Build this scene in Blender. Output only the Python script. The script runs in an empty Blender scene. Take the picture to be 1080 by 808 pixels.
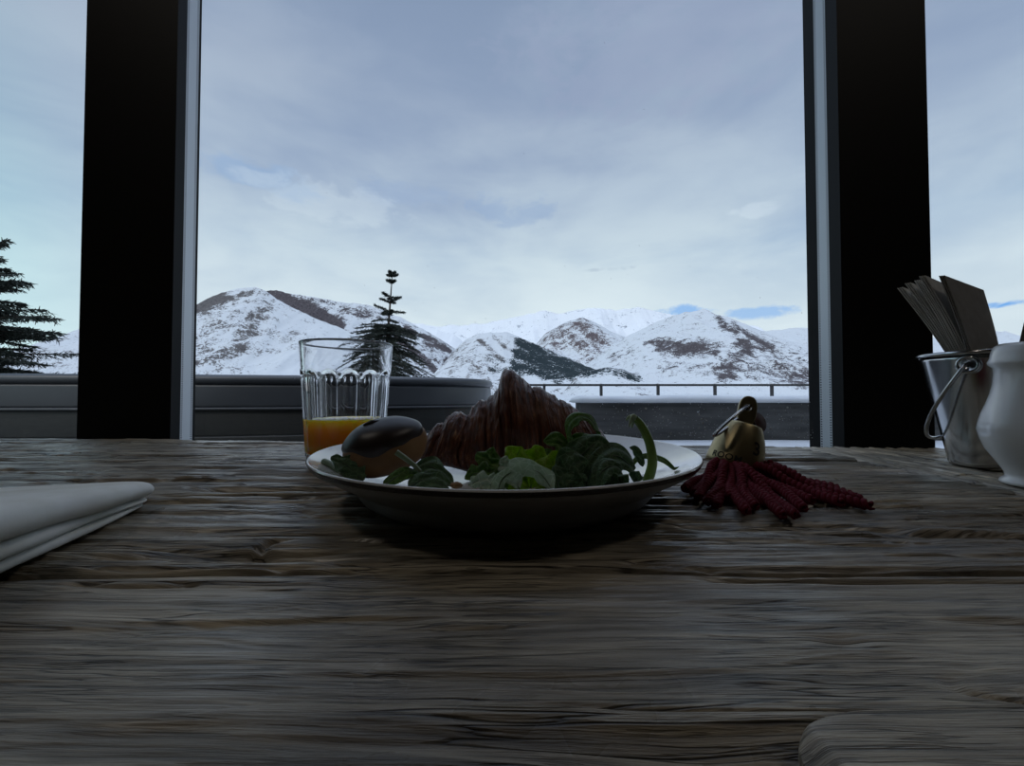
import bpy, math, random
import numpy as np
from mathutils import Vector, Matrix
random.seed(7); R0 = np.random.RandomState(11)
PI = math.pi
C = bpy.context.scene.collection

# ------------------------------------------------------------------ camera model (1080 x 808 photo)
TZ = 0.75                      # table top
CZ = TZ + 0.075                # eye
F = 430.0
TH = math.radians(1.3)
def ray(px, py):
    a = (px-540)/F; b = (404-py)/F
    return Vector((a, math.cos(TH)-b*math.sin(TH), math.sin(TH)+b*math.cos(TH)))
def at(px, py, Y):
    r = ray(px, py); k = Y/r.y
    return Vector((r.x*k, Y, CZ+r.z*k))
def onz(px, py, z):
    r = ray(px, py); k = (z-CZ)/r.z
    return Vector((r.x*k, r.y*k, z))

# ------------------------------------------------------------------ helpers
def link(o, parent=None):
    C.objects.link(o)
    if parent is not None: o.parent = parent
    return o
def mk(name, v, f, m=None, parent=None, smooth=True):
    me = bpy.data.meshes.new(name)
    me.from_pydata([tuple(p) for p in v], [], f)
    if m: me.materials.append(m)
    if smooth: me.polygons.foreach_set('use_smooth', [True]*len(me.polygons))
    me.update()
    return link(bpy.data.objects.new(name, me), parent)
def empty(name, loc=(0,0,0)):
    o = bpy.data.objects.new(name, None); o.location = loc; o.empty_display_size = .02
    return link(o)
def tag(o, label=None, cat=None, group=None, kind=None):
    if label: o['label'] = label
    if cat: o['category'] = cat
    if group: o['group'] = group
    if kind: o['kind'] = kind
    return o
def attach(o, root):           # child of a root that only has a location
    o.parent = root; o.matrix_parent_inverse = Matrix.Translation(-Vector(root.location)); return o
class MB:
    def __init__(s): s.v = []; s.f = []
    def add(s, v, f):
        n = len(s.v); s.v += [tuple(p) for p in v]; s.f += [tuple(i+n for i in q) for q in f]; return s
    def box(s, x0, x1, y0, y1, z0, z1):
        v = [(x,y,z) for z in (z0,z1) for y in (y0,y1) for x in (x0,x1)]
        return s.add(v, [(0,2,3,1),(4,5,7,6),(0,1,5,4),(2,6,7,3),(0,4,6,2),(1,3,7,5)])
    def hexa(s, b, t):         # four bottom, four top corners
        return s.add(list(b)+list(t), [(3,2,1,0),(4,5,6,7),(0,1,5,4),(1,2,6,5),(2,3,7,6),(3,0,4,7)])
    def tube(s, pts, r, n=8, caps=True):
        pts = [Vector(p) for p in pts]; rr = r if hasattr(r,'__len__') else [r]*len(pts)
        prev = None; rings = []
        for i, p in enumerate(pts):
            t = (pts[min(i+1,len(pts)-1)]-pts[max(i-1,0)])
            if t.length < 1e-12: t = Vector((0,0,1))
            t.normalize()
            if prev is None:
                a = Vector((0,0,1)) if abs(t.z) < .9 else Vector((1,0,0))
                nn = t.cross(a).normalized()
            else:
                nn = (prev - t*prev.dot(t)); nn.normalize()
            prev = nn; bb = t.cross(nn)
            rings.append([p + (nn*math.cos(2*PI*k/n)+bb*math.sin(2*PI*k/n))*rr[i] for k in range(n)])
        v = [q for rg in rings for q in rg]; f = []
        for i in range(len(rings)-1):
            for k in range(n):
                f.append((i*n+k, i*n+(k+1)%n, (i+1)*n+(k+1)%n, (i+1)*n+k))
        if caps:
            f.append(tuple(range(n-1,-1,-1))); f.append(tuple(range((len(rings)-1)*n, len(rings)*n)))
        return s.add(v, f)
    def lathe(s, prof, n=48, M=None, closed=False, rf=None):
        v = []; f = []; m = len(prof)
        for j, (r, z) in enumerate(prof):
            for k in range(n):
                a = 2*PI*k/n; q = r if rf is None else rf(r, z, a, j)
                p = Vector((q*math.cos(a), q*math.sin(a), z))
                v.append(M @ p if M else p)
        for j in range(m-1 if not closed else m):
            j2 = (j+1) % m
            for k in range(n):
                f.append((j*n+k, j*n+(k+1)%n, j2*n+(k+1)%n, j2*n+k))
        return s.add(v, f)
    def build(s, name, m=None, parent=None, smooth=True): return mk(name, s.v, s.f, m, parent, smooth)
def grid_faces(nr, nc):
    i = np.arange(nr-1)[:,None]*nc + np.arange(nc-1)[None,:]
    return np.stack([i, i+1, i+nc+1, i+nc], -1).reshape(-1,4)
def mk_grid(name, P, m, parent=None, attrs=None):
    nr, nc = P.shape[:2]; me = bpy.data.meshes.new(name)
    fs = grid_faces(nr, nc)
    me.vertices.add(nr*nc); me.vertices.foreach_set('co', P.reshape(-1).astype(np.float32))
    me.loops.add(fs.size); me.loops.foreach_set('vertex_index', fs.reshape(-1).astype(np.int32))
    me.polygons.add(len(fs)); me.polygons.foreach_set('loop_start', (np.arange(len(fs))*4).astype(np.int32))
    me.polygons.foreach_set('use_smooth', np.ones(len(fs), bool))
    me.update(calc_edges=True)
    for k, a in (attrs or {}).items():
        at_ = me.attributes.new(k, 'FLOAT', 'POINT'); at_.data.foreach_set('value', a.reshape(-1).astype(np.float32))
    me.materials.append(m)
    return link(bpy.data.objects.new(name, me), parent)
LAT = R0.rand(256, 256)
def vn(x, y, seed=0):
    x = np.asarray(x, float)+seed*17.13; y = np.asarray(y, float)+seed*5.71
    xi = np.floor(x).astype(int); yi = np.floor(y).astype(int); fx = x-xi; fy = y-yi
    fx = fx*fx*(3-2*fx); fy = fy*fy*(3-2*fy)
    a = LAT[xi%256, yi%256]; b = LAT[(xi+1)%256, yi%256]; c = LAT[xi%256, (yi+1)%256]; d = LAT[(xi+1)%256, (yi+1)%256]
    return (a*(1-fx)+b*fx)*(1-fy)+(c*(1-fx)+d*fx)*fy
def fbm(x, y, o=4, seed=0, g=.5):
    s = 0; a = 1; t = 0
    for i in range(o):
        s = s+a*vn(x*2**i, y*2**i, seed+i*3); t += a; a *= g
    return s/t
def ridged(x, y, o=5, seed=0):
    s = 0; a = 1; t = 0
    for i in range(o):
        s = s+a*(1-np.abs(2*vn(x*2**i, y*2**i, seed+i*3)-1)); t += a; a *= .5
    return s/t
def sst(a, b, x): 
    t = np.clip((x-a)/(b-a), 0, 1); return t*t*(3-2*t)
def catmull(pts, n):
    pts = [Vector(p) for p in pts]; P = [pts[0]*2-pts[1]]+pts+[pts[-1]*2-pts[-2]]; out = []
    m = len(pts)-1
    for i in range(n):
        u = i/(n-1)*m; k = min(int(u), m-1); t = u-k
        a, b, c, d = P[k], P[k+1], P[k+2], P[k+3]
        out.append(.5*((2*b)+(c-a)*t+(2*a-5*b+4*c-d)*t*t+(3*b-a-3*c+d)*t**3))
    return out

# ------------------------------------------------------------------ materials
def lin(c):
    return tuple((x/255/12.92 if x/255 <= .04045 else ((x/255+.055)/1.055)**2.4) for x in c)+(1,)
class NT:
    def __init__(s, name):
        s.m = bpy.data.materials.new(name); s.m.use_nodes = True; s.t = s.m.node_tree
        s.b = s.t.nodes['Principled BSDF']; s.out = s.t.nodes['Material Output']
    def n(s, typ, **kw):
        nd = s.t.nodes.new(typ)
        for k, v in kw.items():
            if k in nd.inputs: nd.inputs[k].default_value = v
            else: setattr(nd, k, v)
        return nd
    def l(s, a, b): s.t.links.new(a, b)
    def coord(s, scale=(1,1,1), kind='Object', rot=(0,0,0)):
        tc = s.n('ShaderNodeTexCoord'); mp = s.n('ShaderNodeMapping'); mp.inputs['Scale'].default_value = scale
        mp.inputs['Rotation'].default_value = rot
        s.l(tc.outputs[kind], mp.inputs['Vector']); return mp.outputs[0]
    def noise(s, vec, scale=5, detail=4, rough=.5, dist=0):
        nd = s.n('ShaderNodeTexNoise'); nd.inputs['Scale'].default_value = scale; nd.inputs['Detail'].default_value = detail
        nd.inputs['Roughness'].default_value = rough; nd.inputs['Distortion'].default_value = dist
        s.l(vec, nd.inputs['Vector']); return nd.outputs['Fac']
    def ramp(s, fac, stops):
        r = s.n('ShaderNodeValToRGB'); el = r.color_ramp.elements
        while len(el) < len(stops): el.new(.5)
        for e, (p, c) in zip(el, stops): e.position = p; e.color = c if len(c) == 4 else tuple(c)+(1,)
        s.l(fac, r.inputs[0]); return r.outputs[0]
    def math(s, op, a, b=None, clamp=False):
        nd = s.n('ShaderNodeMath'); nd.operation = op; nd.use_clamp = clamp
        for i, x in enumerate((a, b)):
            if x is None: continue
            if isinstance(x, (int, float)): nd.inputs[i].default_value = x
            else: s.l(x, nd.inputs[i])
        return nd.outputs[0]
    def mix(s, fac, a, b):
        nd = s.n('ShaderNodeMix', data_type='RGBA')
        for i, x in ((0, fac), (6, a), (7, b)):
            if isinstance(x, (int, float, tuple)): nd.inputs[i].default_value = x
            else: s.l(x, nd.inputs[i])
        return nd.outputs[2]
    def bump(s, h, strength=.3, dist=.001):
        b = s.n('ShaderNodeBump'); b.inputs['Strength'].default_value = strength; b.inputs['Distance'].default_value = dist
        s.l(h, b.inputs['Height']); s.l(b.outputs[0], s.b.inputs['Normal'])
    def base(s, c): 
        if isinstance(c, tuple): s.b.inputs['Base Color'].default_value = c
        else: s.l(c, s.b.inputs['Base Color'])
    def set(s, **kw):
        for k, v in kw.items():
            k = {'rough':'Roughness','metal':'Metallic','spec':'Specular IOR Level','trans':'Transmission Weight','ior':'IOR',
                 'sss':'Subsurface Weight','coat':'Coat Weight','coatr':'Coat Roughness'}.get(k, k)
            if isinstance(v, (int, float, tuple)): s.b.inputs[k].default_value = v
            else: s.l(v, s.b.inputs[k])
def simple(name, c1, c2=None, rough=.5, scale=20, metal=0, bump=0, bdist=.001, coordscale=(1,1,1), **kw):
    t = NT(name); v = t.coord(coordscale); n = t.noise(v, scale, 5)
    t.base(t.ramp(n, [(.3, c1), (.7, c2 or c1)])); t.set(rough=rough, metal=metal, **kw)
    if bump: t.bump(n, bump, bdist)
    return t.m

# wood of the table: streaky weathered grain, half-worn varnish
def wood_mat(name, rot=0, tint=1.0, stretch=1.0):
    t = NT(name)
    v = t.coord((1, 1, 1), rot=(0,0,rot))
    mp = t.n('ShaderNodeMapping'); mp.inputs['Scale'].default_value = (6.0*stretch, 125, 20); t.l(v, mp.inputs[0])
    warp = t.noise(v, 5, 3)
    add = t.n('ShaderNodeVectorMath', operation='MULTIPLY_ADD'); 
    cmb = t.n('ShaderNodeCombineXYZ'); t.l(warp, cmb.inputs[1])
    t.l(cmb.outputs[0], add.inputs[0]); add.inputs[1].default_value = (0, 4.0, 0); t.l(mp.outputs[0], add.inputs[2])
    g1 = t.noise(add.outputs[0], 1.0, 8, .62)
    def stretched(sx, sy, det, ro):
        m_ = t.n('ShaderNodeMapping'); m_.inputs['Scale'].default_value = (sx, sy, 40); t.l(v, m_.inputs[0])
        a_ = t.n('ShaderNodeVectorMath', operation='MULTIPLY_ADD'); t.l(cmb.outputs[0], a_.inputs[0]); a_.inputs[1].default_value = (0, sy*.012, 0); t.l(m_.outputs[0], a_.inputs[2])
        return t.noise(a_.outputs[0], 1.0, det, ro)
    def lines(f_, w):      # thin long splits where the noise crosses its middle
        return t.ramp(t.math('ABSOLUTE', t.math('SUBTRACT', f_, .5)), [(0, (0,0,0)), (w, (1,1,1))])
    g2 = stretched(26, 900, 5, .65)
    k1 = t.math('MAXIMUM', lines(stretched(4, 120, 3, .5), .016), t.ramp(t.noise(v, 9, 3), [(.46, (0,0,0)), (.58, (1,1,1))])); k2 = lines(stretched(16, 420, 3, .55), .035)
    gate = t.ramp(t.noise(v, 16, 3), [(.42, (1,1,1)), (.60, (0,0,0))])
    k2 = t.math('MAXIMUM', k2, gate)
    big = t.noise(v, 7, 4, .6)
    col = t.ramp(g1, [(.28, lin((100,94,84))), (.46, lin((154,146,132))), (.60, lin((186,177,160))), (.76, lin((212,203,186)))])
    col2 = t.ramp(g2, [(.34, (.40,.39,.38)), (.60, (1.15,1.15,1.15))])
    def mul(a_, b_, f_=1.0):
        m_ = t.n('ShaderNodeMix', data_type='RGBA', blend_type='MULTIPLY'); m_.inputs[0].default_value = f_; t.l(a_, m_.inputs[6]); t.l(b_, m_.inputs[7]); return m_.outputs[2]
    col = mul(col, col2, .75); col = mul(col, k1, .80); col = mul(col, k2, .75)
    blot = t.ramp(big, [(.33, (.60*tint,.57*tint,.53*tint)), (.60, (1.12*tint,1.08*tint,1.0*tint))])
    t.base(mul(col, blot))
    rgh = t.ramp(t.noise(v, 11, 4, .6), [(.35, (.22,)*3), (.65, (.50,)*3)])
    t.set(rough=rgh, spec=.5, coat=t.ramp(t.noise(v, 6, 4, .6), [(.42, (0,)*3), (.62, (.55,)*3)]), coatr=.26)
    h = t.math('ADD', t.math('MULTIPLY', g2, .8), t.math('MULTIPLY', g1, .7))
    h = t.math('ADD', h, t.math('ADD', t.math('MULTIPLY', k1, .7), t.math('MULTIPLY', k2, .35)))
    t.bump(h, .8, .0014)
    return t.m
M_wood = wood_mat('weathered_wood')
M_wood2 = wood_mat('weathered_end_board', rot=PI/2, tint=1.35)
M_wood3 = wood_mat('worn_board', tint=1.4)

M_black = simple('black_painted_steel', (.0022,.002,.002), (.003,.0028,.0028), rough=.6, spec=.25)
M_dark = simple('dark_frame', (.005,.0045,.0045), (.009,.008,.008), rough=.6, spec=.15)
M_room = simple('dark_stained_boards', (.018,.014,.011), (.035,.027,.02), rough=.7, scale=3, coordscale=(1,8,1), bump=.2)
def spacer():
    t = NT('perforated_aluminium_spacer')
    v = t.coord((1,1,1)); sep = t.n('ShaderNodeSeparateXYZ'); t.l(v, sep.inputs[0])
    zz = t.math('FRACT', t.math('MULTIPLY', sep.outputs[2], 260))
    hole = t.math('LESS_THAN', t.math('ABSOLUTE', t.math('SUBTRACT', zz, .5)), .22)
    at_ = t.n('ShaderNodeAttribute'); at_.attribute_name = 'u'
    e = t.math('ABSOLUTE', t.math('SUBTRACT', t.math('ABSOLUTE', at_.outputs['Fac']), .78))
    on = t.math('MULTIPLY', hole, t.math('LESS_THAN', e, .13))
    t.base(t.mix(on, (.62,.64,.66,1), (.02,.02,.02,1))); t.set(rough=.4, metal=.25)
    return t.m
M_spacer = spacer()
def glass_pane():
    m = bpy.data.materials.new('window_glass'); m.use_nodes = True; t = m.node_tree; t.nodes.clear()
    o = t.nodes.new('ShaderNodeOutputMaterial'); mx = t.nodes.new('ShaderNodeMixShader')
    tr = t.nodes.new('ShaderNodeBsdfTransparent'); tr.inputs[0].default_value = (.97,.985,.985,1)
    gl = t.nodes.new('ShaderNodeBsdfGlossy'); gl.inputs['Roughness'].default_value = .02
    fr = t.nodes.new('ShaderNodeFresnel'); fr.inputs[0].default_value = 1.3
    t.links.new(fr.outputs[0], mx.inputs[0]); t.links.new(tr.outputs[0], mx.inputs[1]); t.links.new(gl.outputs[0], mx.inputs[2])
    t.links.new(mx.outputs[0], o.inputs[0]); return m
M_pane = glass_pane()
M_porcelain = simple('white_glazed_porcelain', (.74,.74,.74), (.80,.80,.79), rough=.12, scale=8, coat=.4)
M_outside_shaded = simple('shaded_white_outside', (.20,.195,.185), (.26,.25,.24), rough=.35, scale=30, bump=.1)  # white outside of the plate toned grey, its shade put into the colour
M_rimline = simple('dark_brown_rim_glaze', (.012,.010,.010), (.03,.02,.018), rough=.25, scale=60)
M_jug = simple('white_jug_glaze', (.70,.70,.70), (.76,.76,.76), rough=.2, scale=8, coat=.3)
M_steel = simple('polished_steel', (.50,.50,.50), (.60,.60,.60), rough=.16, metal=1, scale=40, bump=.04)
M_steel2 = simple('steel_wire', (.38,.38,.38), (.46,.46,.46), rough=.25, metal=1)
M_brass = simple('worn_brass', (.33,.27,.15), (.42,.35,.20), rough=.42, metal=1, scale=90, bump=.15, bdist=.0004)
M_ink = simple('black_engraving', (.006,.006,.006), (.01,.01,.01), rough=.8)
M_leather = simple('dark_red_leather', (.045,.012,.012), (.07,.02,.018), rough=.5, scale=200, bump=.3)
M_cord = simple('crimson_cord', (.075,.002,.008), (.14,.005,.017), rough=.8, scale=900, bump=.5, bdist=.0004, spec=.2)
M_paper = simple('grey_brown_paper', (.56,.54,.50), (.66,.63,.59), rough=.9, scale=150, bump=.1, bdist=.0003)
M_papershade = simple('dark_shaded_paper', (.27,.255,.235), (.33,.31,.29), rough=.9, scale=120, bump=.1, bdist=.0003)  # darker copy of the napkin paper, shade away from the window in its colour
def cloth():
    t = NT('white_napkin_cloth'); v = t.coord((1,1,1)); n = t.noise(v, 30, 3)
    w = t.noise(v, 1600, 2)
    t.base(t.ramp(n, [(.35, (.72,.72,.66)), (.65, (.84,.85,.82))])); t.set(rough=.9, spec=.2, sss=0.0)
    t.bump(w, .25, .0004); return t.m
M_cloth = cloth()
def tumbler():
    t = NT('clear_glass'); t.base((1,1,1,1)); t.set(rough=0, trans=1.0, ior=1.47); return t.m
M_glass = tumbler()
M_juice = simple('orange_juice', (1.0,.46,.006), (1.0,.50,.010), rough=.12, scale=60, sss=1.0)
bpy.data.materials['orange_juice'].node_tree.nodes['Principled BSDF'].inputs['Subsurface Scale'].default_value = 1.0
bpy.data.materials['orange_juice'].node_tree.nodes['Principled BSDF'].inputs['Subsurface Radius'].default_value = (.10,.042,.005)
def crust():
    t = NT('croissant_crust'); a = t.n('ShaderNodeAttribute'); a.attribute_name = 'srun'; b = t.n('ShaderNodeAttribute'); b.attribute_name = 'arun'
    c = t.n('ShaderNodeCombineXYZ'); t.l(t.math('MULTIPLY', a.outputs['Fac'], 70), c.inputs[0]); t.l(t.math('MULTIPLY', b.outputs['Fac'], 2.2), c.inputs[1])
    n = t.noise(c.outputs[0], 1, 6, .6, .3)
    p = t.noise(t.coord(), 60, 4)
    col = t.ramp(n, [(.30, (.035,.009,.006)), (.47, (.090,.022,.011)), (.60, (.19,.060,.026)), (.74, (.58,.33,.17))])
    col = t.mix(t.ramp(p, [(.45,(0,0,0)),(.85,(.35,)*3)]), col, (.30,.12,.05,1))
    t.base(col); t.set(rough=.33, spec=.5); t.bump(n, 1.0, .0035); return t.m
M_crust = crust()
M_bun = simple('golden_bun', (.17,.08,.025), (.27,.14,.05), rough=.6, scale=60, bump=.2)
M_choc = simple('dark_chocolate_glaze', (.016,.009,.007), (.026,.014,.011), rough=.40, scale=40, bump=.2, coat=.0)
def leafm(name, c1, c2, tr=.35):
    t = NT(name); v = t.coord(); n = t.noise(v, 120, 4, .6); w = t.noise(v, 420, 3, .5, 1.5)
    vo = t.n('ShaderNodeTexVoronoi', feature='DISTANCE_TO_EDGE'); vo.inputs['Scale'].default_value = 260
    wv = t.n('ShaderNodeMix', data_type='VECTOR'); wv.inputs[0].default_value = .0
    t.l(v, vo.inputs['Vector'])
    vein = t.ramp(vo.outputs['Distance'], [(.0, (1,1,1)), (.09, (0,0,0))])
    t.base(t.mix(t.math('MULTIPLY', vein, .55), t.ramp(n, [(.3, c1), (.7, c2)]), tuple(min(1, x*2.2+.03) for x in c2[:3])+(1,))); t.set(rough=.36, spec=.45)
    w = t.math('ADD', w, t.math('MULTIPLY', vein, -.6))
    t.bump(t.math('ADD', n, w), .6, .0012)
    td = t.n('ShaderNodeBsdfTranslucent'); td.inputs[0].default_value = tuple(min(1, x*1.6) for x in c2[:3])+(1,)
    mx = t.n('ShaderNodeMixShader'); mx.inputs[0].default_value = tr
    t.l(t.b.outputs[0], mx.inputs[1]); t.l(td.outputs[0], mx.inputs[2]); t.l(mx.outputs[0], t.out.inputs[0]); return t.m
ML = {'dark': leafm('dark_green_leaf', (.055,.105,.048), (.105,.185,.085)),
      'mid': leafm('green_leaf', (.07,.14,.035), (.13,.24,.05)),
      'bright': leafm('yellow_green_leaf', (.20,.30,.02), (.32,.46,.04), .5),
      'pale': leafm('pale_grey_green_leaf', (.34,.43,.30), (.52,.60,.46), .3)}
M_rib = simple('pale_leaf_rib', (.11,.16,.08), (.17,.23,.12), rough=.45, scale=100)
M_ribd = simple('dull_leaf_rib', (.05,.08,.05), (.08,.12,.07), rough=.45, scale=100)
M_stem = simple('green_stalk', (.12,.22,.035), (.20,.32,.06), rough=.35, scale=150, bump=.1)
M_needle = simple('spruce_needles', (.010,.016,.012), (.024,.034,.024), rough=.8, scale=2)
M_bark = simple('spruce_bark', (.03,.022,.016), (.05,.038,.028), rough=.9, scale=3)
M_vinyl = simple('charcoal_outdoor_cushion', (.029,.033,.039), (.040,.044,.051), rough=.42, scale=3, bump=.05, bdist=.01)
M_vinyl2 = simple('dark_wicker_base', (.006,.007,.007), (.010,.011,.011), rough=.6, scale=30, bump=.3, bdist=.005)
def wallm():
    t = NT('snow_spattered_dark_wall'); v = t.coord(); n = t.noise(v, 26, 3, .55); g = t.noise(t.coord((1,1,10)), 3, 4)
    t.base(t.mix(t.ramp(n, [(.69,(0,0,0)),(.72,(.8,)*3)]), t.ramp(g, [(.3,(.05,.05,.05)),(.7,(.12,.117,.112))]), (.6,.63,.66,1)))
    t.set(rough=.9, spec=.1); return t.m
M_wall = wallm()
M_deck = simple('dark_wet_decking', (.018,.018,.018), (.03,.03,.03), rough=.5, scale=8, coordscale=(1,6,1))
M_rail = simple('dark_railing_paint', (.012,.012,.014), (.02,.02,.022), rough=.5)
M_snow = simple('fresh_snow', (.50,.52,.55), (.58,.59,.60), rough=.75, scale=6, bump=.2, bdist=.02)
def mountain_mat(name, rock1, rock2, snow=(.56,.585,.605,1), scale=.02, bias=0.0, forest=(.020,.030,.034,1), stretch=(1,1,1)):
    t = NT(name); v = t.coord(stretch)
    n = t.noise(v, scale, 9, .68, .6); n2 = t.noise(v, scale*7, 6, .7); nz = t.noise(v, scale*.35, 3)
    geo = t.n('ShaderNodeNewGeometry'); sp = t.n('ShaderNodeSeparateXYZ'); t.l(geo.outputs['Normal'], sp.inputs[0])
    a = t.n('ShaderNodeAttribute'); a.attribute_name = 'rock'; fo = t.n('ShaderNodeAttribute'); fo.attribute_name = 'forest'
    nn = t.math('MULTIPLY', t.math('SUBTRACT', n, .5), 2.3); mm = t.math('MULTIPLY', t.math('SUBTRACT', n2, .5), 2.0)
    s = t.math('ADD', t.math('ADD', nn, mm), t.math('MULTIPLY', a.outputs['Fac'], .55))
    s = t.math('ADD', s, t.math('MULTIPLY', t.math('SUBTRACT', .88, sp.outputs[2]), .55))
    s = t.math('ADD', s, bias)
    mask = t.ramp(s, [(.19, (0,0,0)), (.40, (1,1,1))])
    rock = t.ramp(n2, [(.35, rock1), (.65, rock2)])
    col = t.mix(mask, snow, rock)
    fm = t.math('ADD', fo.outputs['Fac'], t.math('ADD', t.math('MULTIPLY', mm, 1.1), t.math('MULTIPLY', nn, .75)))
    col = t.mix(t.ramp(fm, [(.40,(0,0,0)),(.50,(1,1,1))]), col, forest)
    t.base(col); t.set(rough=.9, spec=.1); return t.m

# ------------------------------------------------------------------ the room and the window
EA, EB = 0.590, -0.096            # table's back edge: Y = EA + EB X
def wp(px, off):                   # point of the window line at offset off, in pixel column px
    r = (px-540)/F; Y = (EA+off)/(1-EB*r); return (r*Y, Y)
def wx(X, off): return (X, EA+off+EB*X)
def wbox(mb, px0, px1, o0, o1, z0, z1, ref=None):
    x0 = wp(px0, o0)[0]; x1 = wp(px1, o0)[0]
    b = [wx(x0,o0), wx(x1,o0), wx(x1,o1), wx(x0,o1)]
    mb.hexa([(p[0],p[1],z0) for p in b], [(p[0],p[1],z1) for p in b])
def wboxX(mb, x0, x1, o0, o1, z0, z1):
    b = [wx(x0,o0), wx(x1,o0), wx(x1,o1), wx(x0,o1)]
    mb.hexa([(p[0],p[1],z0) for p in b], [(p[0],p[1],z1) for p in b])
RX0, RX1, RYB, RH, HEAD, SILL = -2.7, 2.7, -3.4, 2.75, 2.72, .66
m = MB().box(RX0-.1, RX1+.1, RYB-.1, 1.2, -.12, 0); tag(m.build('floor', M_room, smooth=False), 'dark room floor under the table', kind='structure')
m = MB().box(RX0-.1, RX1+.1, RYB-.1, 1.2, RH, RH+.1); tag(m.build('ceiling', M_room, smooth=False), 'dark boarded ceiling', kind='structure')
m = MB().box(RX0-.12, RX0, RYB-.1, 1.1, 0, RH); tag(m.build('wall_left', M_room, smooth=False), 'dark side wall on the left', kind='structure')
m = MB().box(RX1, RX1+.12, RYB-.1, 1.1, 0, RH); tag(m.build('wall_right', M_room, smooth=False), 'dark side wall on the right', kind='structure')
m = MB(); m.box(RX0, RX1, RYB-.1, RYB, 0, RH)
tag(m.build('wall_back', M_room, smooth=False), 'dark wall behind the viewer', kind='structure')
m = MB(); wboxX(m, RX0, RX1, .02, .14, 0, SILL); wboxX(m, RX0, RX1, .02, .14, HEAD, RH)
tag(m.build('wall_front', M_room, smooth=False), 'dark wall below and above the big windows', kind='structure')
# dark posts between the windows
m = MB(); wboxX(m, wp(82,.040)[0], wp(183,.045)[0], .040, .060, SILL, HEAD)
tag(m.build('pillar_left', M_black, smooth=False), 'wide black post left of the middle window', 'window post', kind='structure')
m = MB(); wboxX(m, wp(886.5,.045)[0], wp(985,.040)[0], .040, .060, SILL, HEAD)
tag(m.build('pillar_right', M_black, smooth=False), 'wide black post right of the middle window', 'window post', kind='structure')
def reveal(X, o0, o1, name, mat, sgn):     # strip between the panes, facing the middle of the window
    v = []; us = []
    for z in (SILL, HEAD):
        for x, o_, u in ((X,o0,-1),(X,o1,1),(X-sgn*.004,o1,0),(X-sgn*.004,o0,0)): v.append((*wx(x,o_), z)); us.append(u)
    f = [(0,1,5,4),(1,2,6,5),(2,3,7,6),(3,0,4,7),(3,2,1,0),(4,5,6,7)]
    o = mk(name, v, f, mat, None, False); attach(o, w1)
    a = o.data.attributes.new('u', 'FLOAT', 'POINT'); a.data.foreach_set('value', us)
def off_at(X, px):                   # offset at which the line X = const crosses pixel column px
    return X/((px-540)/F)-(EA+EB*X)
GO = .075                          # glass plane
w1 = empty('window_1', (*wx(-.1, GO), SILL)); tag(w1, 'large middle window looking out on snowy mountains', 'window', kind='structure')
def child(mb, name, mat, root, smooth=False): return attach(mb.build(name, mat, None, smooth), root)
XL = wp(190.5, GO)[0]; XR = wp(877, GO)[0]
m = MB(); wboxX(m, wp(150,.05)[0], XL, .060, GO, SILL, HEAD); wboxX(m, XR, wp(930,.05)[0], .060, GO, SILL, HEAD)
wboxX(m, XL-.02, XL, off_at(XL,203.5), off_at(XL,206), SILL, HEAD); wboxX(m, XR, XR+.02, off_at(XR,864.5), off_at(XR,853), SILL, HEAD)
wboxX(m, XL, XR, GO-.02, GO+.03, SILL, TZ-.03); wboxX(m, XL, XR, GO-.02, GO+.03, HEAD-.05, HEAD)
child(m, 'window_frame', M_dark, w1)
reveal(XL, GO, off_at(XL,203.5), 'spacer_bar', M_spacer, 1); reveal(XR, GO, off_at(XR,864.5), 'spacer_bar', M_spacer, -1)
def pane(px0, px1, root):
    m = MB(); x0 = wp(px0, GO)[0]; x1 = wp(px1, GO)[0]
    m.add([(*wx(x0,GO),SILL),(*wx(x1,GO),SILL),(*wx(x1,GO),HEAD),(*wx(x0,GO),HEAD)], [(0,1,2,3)])
    child(m, 'glass_pane', M_pane, root)
def paneX(x0, x1, root):
    m = MB(); m.add([(*wx(x0,GO),SILL),(*wx(x1,GO),SILL),(*wx(x1,GO),HEAD),(*wx(x0,GO),HEAD)], [(0,1,2,3)])
    child(m, 'glass_pane', M_pane, root)
paneX(XL, XR, w1)
xl = wp(82, GO)[0]; xr = wp(985, GO)[0]
w2 = empty('window_2', (*wx(-1.6, GO), SILL)); tag(w2, 'left window beside the black post', 'window', kind='structure')
m = MB(); wboxX(m, RX0, -2.3, .02, .12, SILL, HEAD); child(m, 'window_frame', M_dark, w2)
paneX(-2.32, xl+.02, w2)
w3 = empty('window_3', (*wx(1.6, GO), SILL)); tag(w3, 'right window behind the steel bucket', 'window', kind='structure')
m = MB(); wboxX(m, 2.3, RX1, .02, .12, SILL, HEAD); child(m, 'window_frame', M_dark, w3)
paneX(xr-.02, 2.32, w3)

# water drops and snow specks on the glass
mb = MB(); rs = np.random.RandomState(3)
def drop(px, py, r):
    X, Y = wp(px, GO-.0006); z = at(px, py, Y).z
    v = []; n = 6
    for j, (rr, d) in enumerate(((1,0),(.75,.45),(0.05,.7))):
        for k in range(n):
            a = 2*PI*k/n; v.append((X+rr*r*math.cos(a), Y-d*r, z+rr*r*math.sin(a)*1.15))
    f = [(j*n+k, j*n+(k+1)%n, (j+1)*n+(k+1)%n, (j+1)*n+k) for j in range(2) for k in range(n)]+[tuple(range(2*n, 3*n))]
    mb.add(v, f)
for i in range(330):
    drop(rs.uniform(625, 857), 462-abs(rs.normal(0, 20)) if i % 3 else rs.uniform(424, 462), rs.uniform(.0003, .0008))
for px, py in ((721,437),(737,437),(740,442),(741,446),(743,451),(681,431),(699,440),(782,445),(830,430),(845,444),(812,452)): drop(px, py, .0014)
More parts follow.
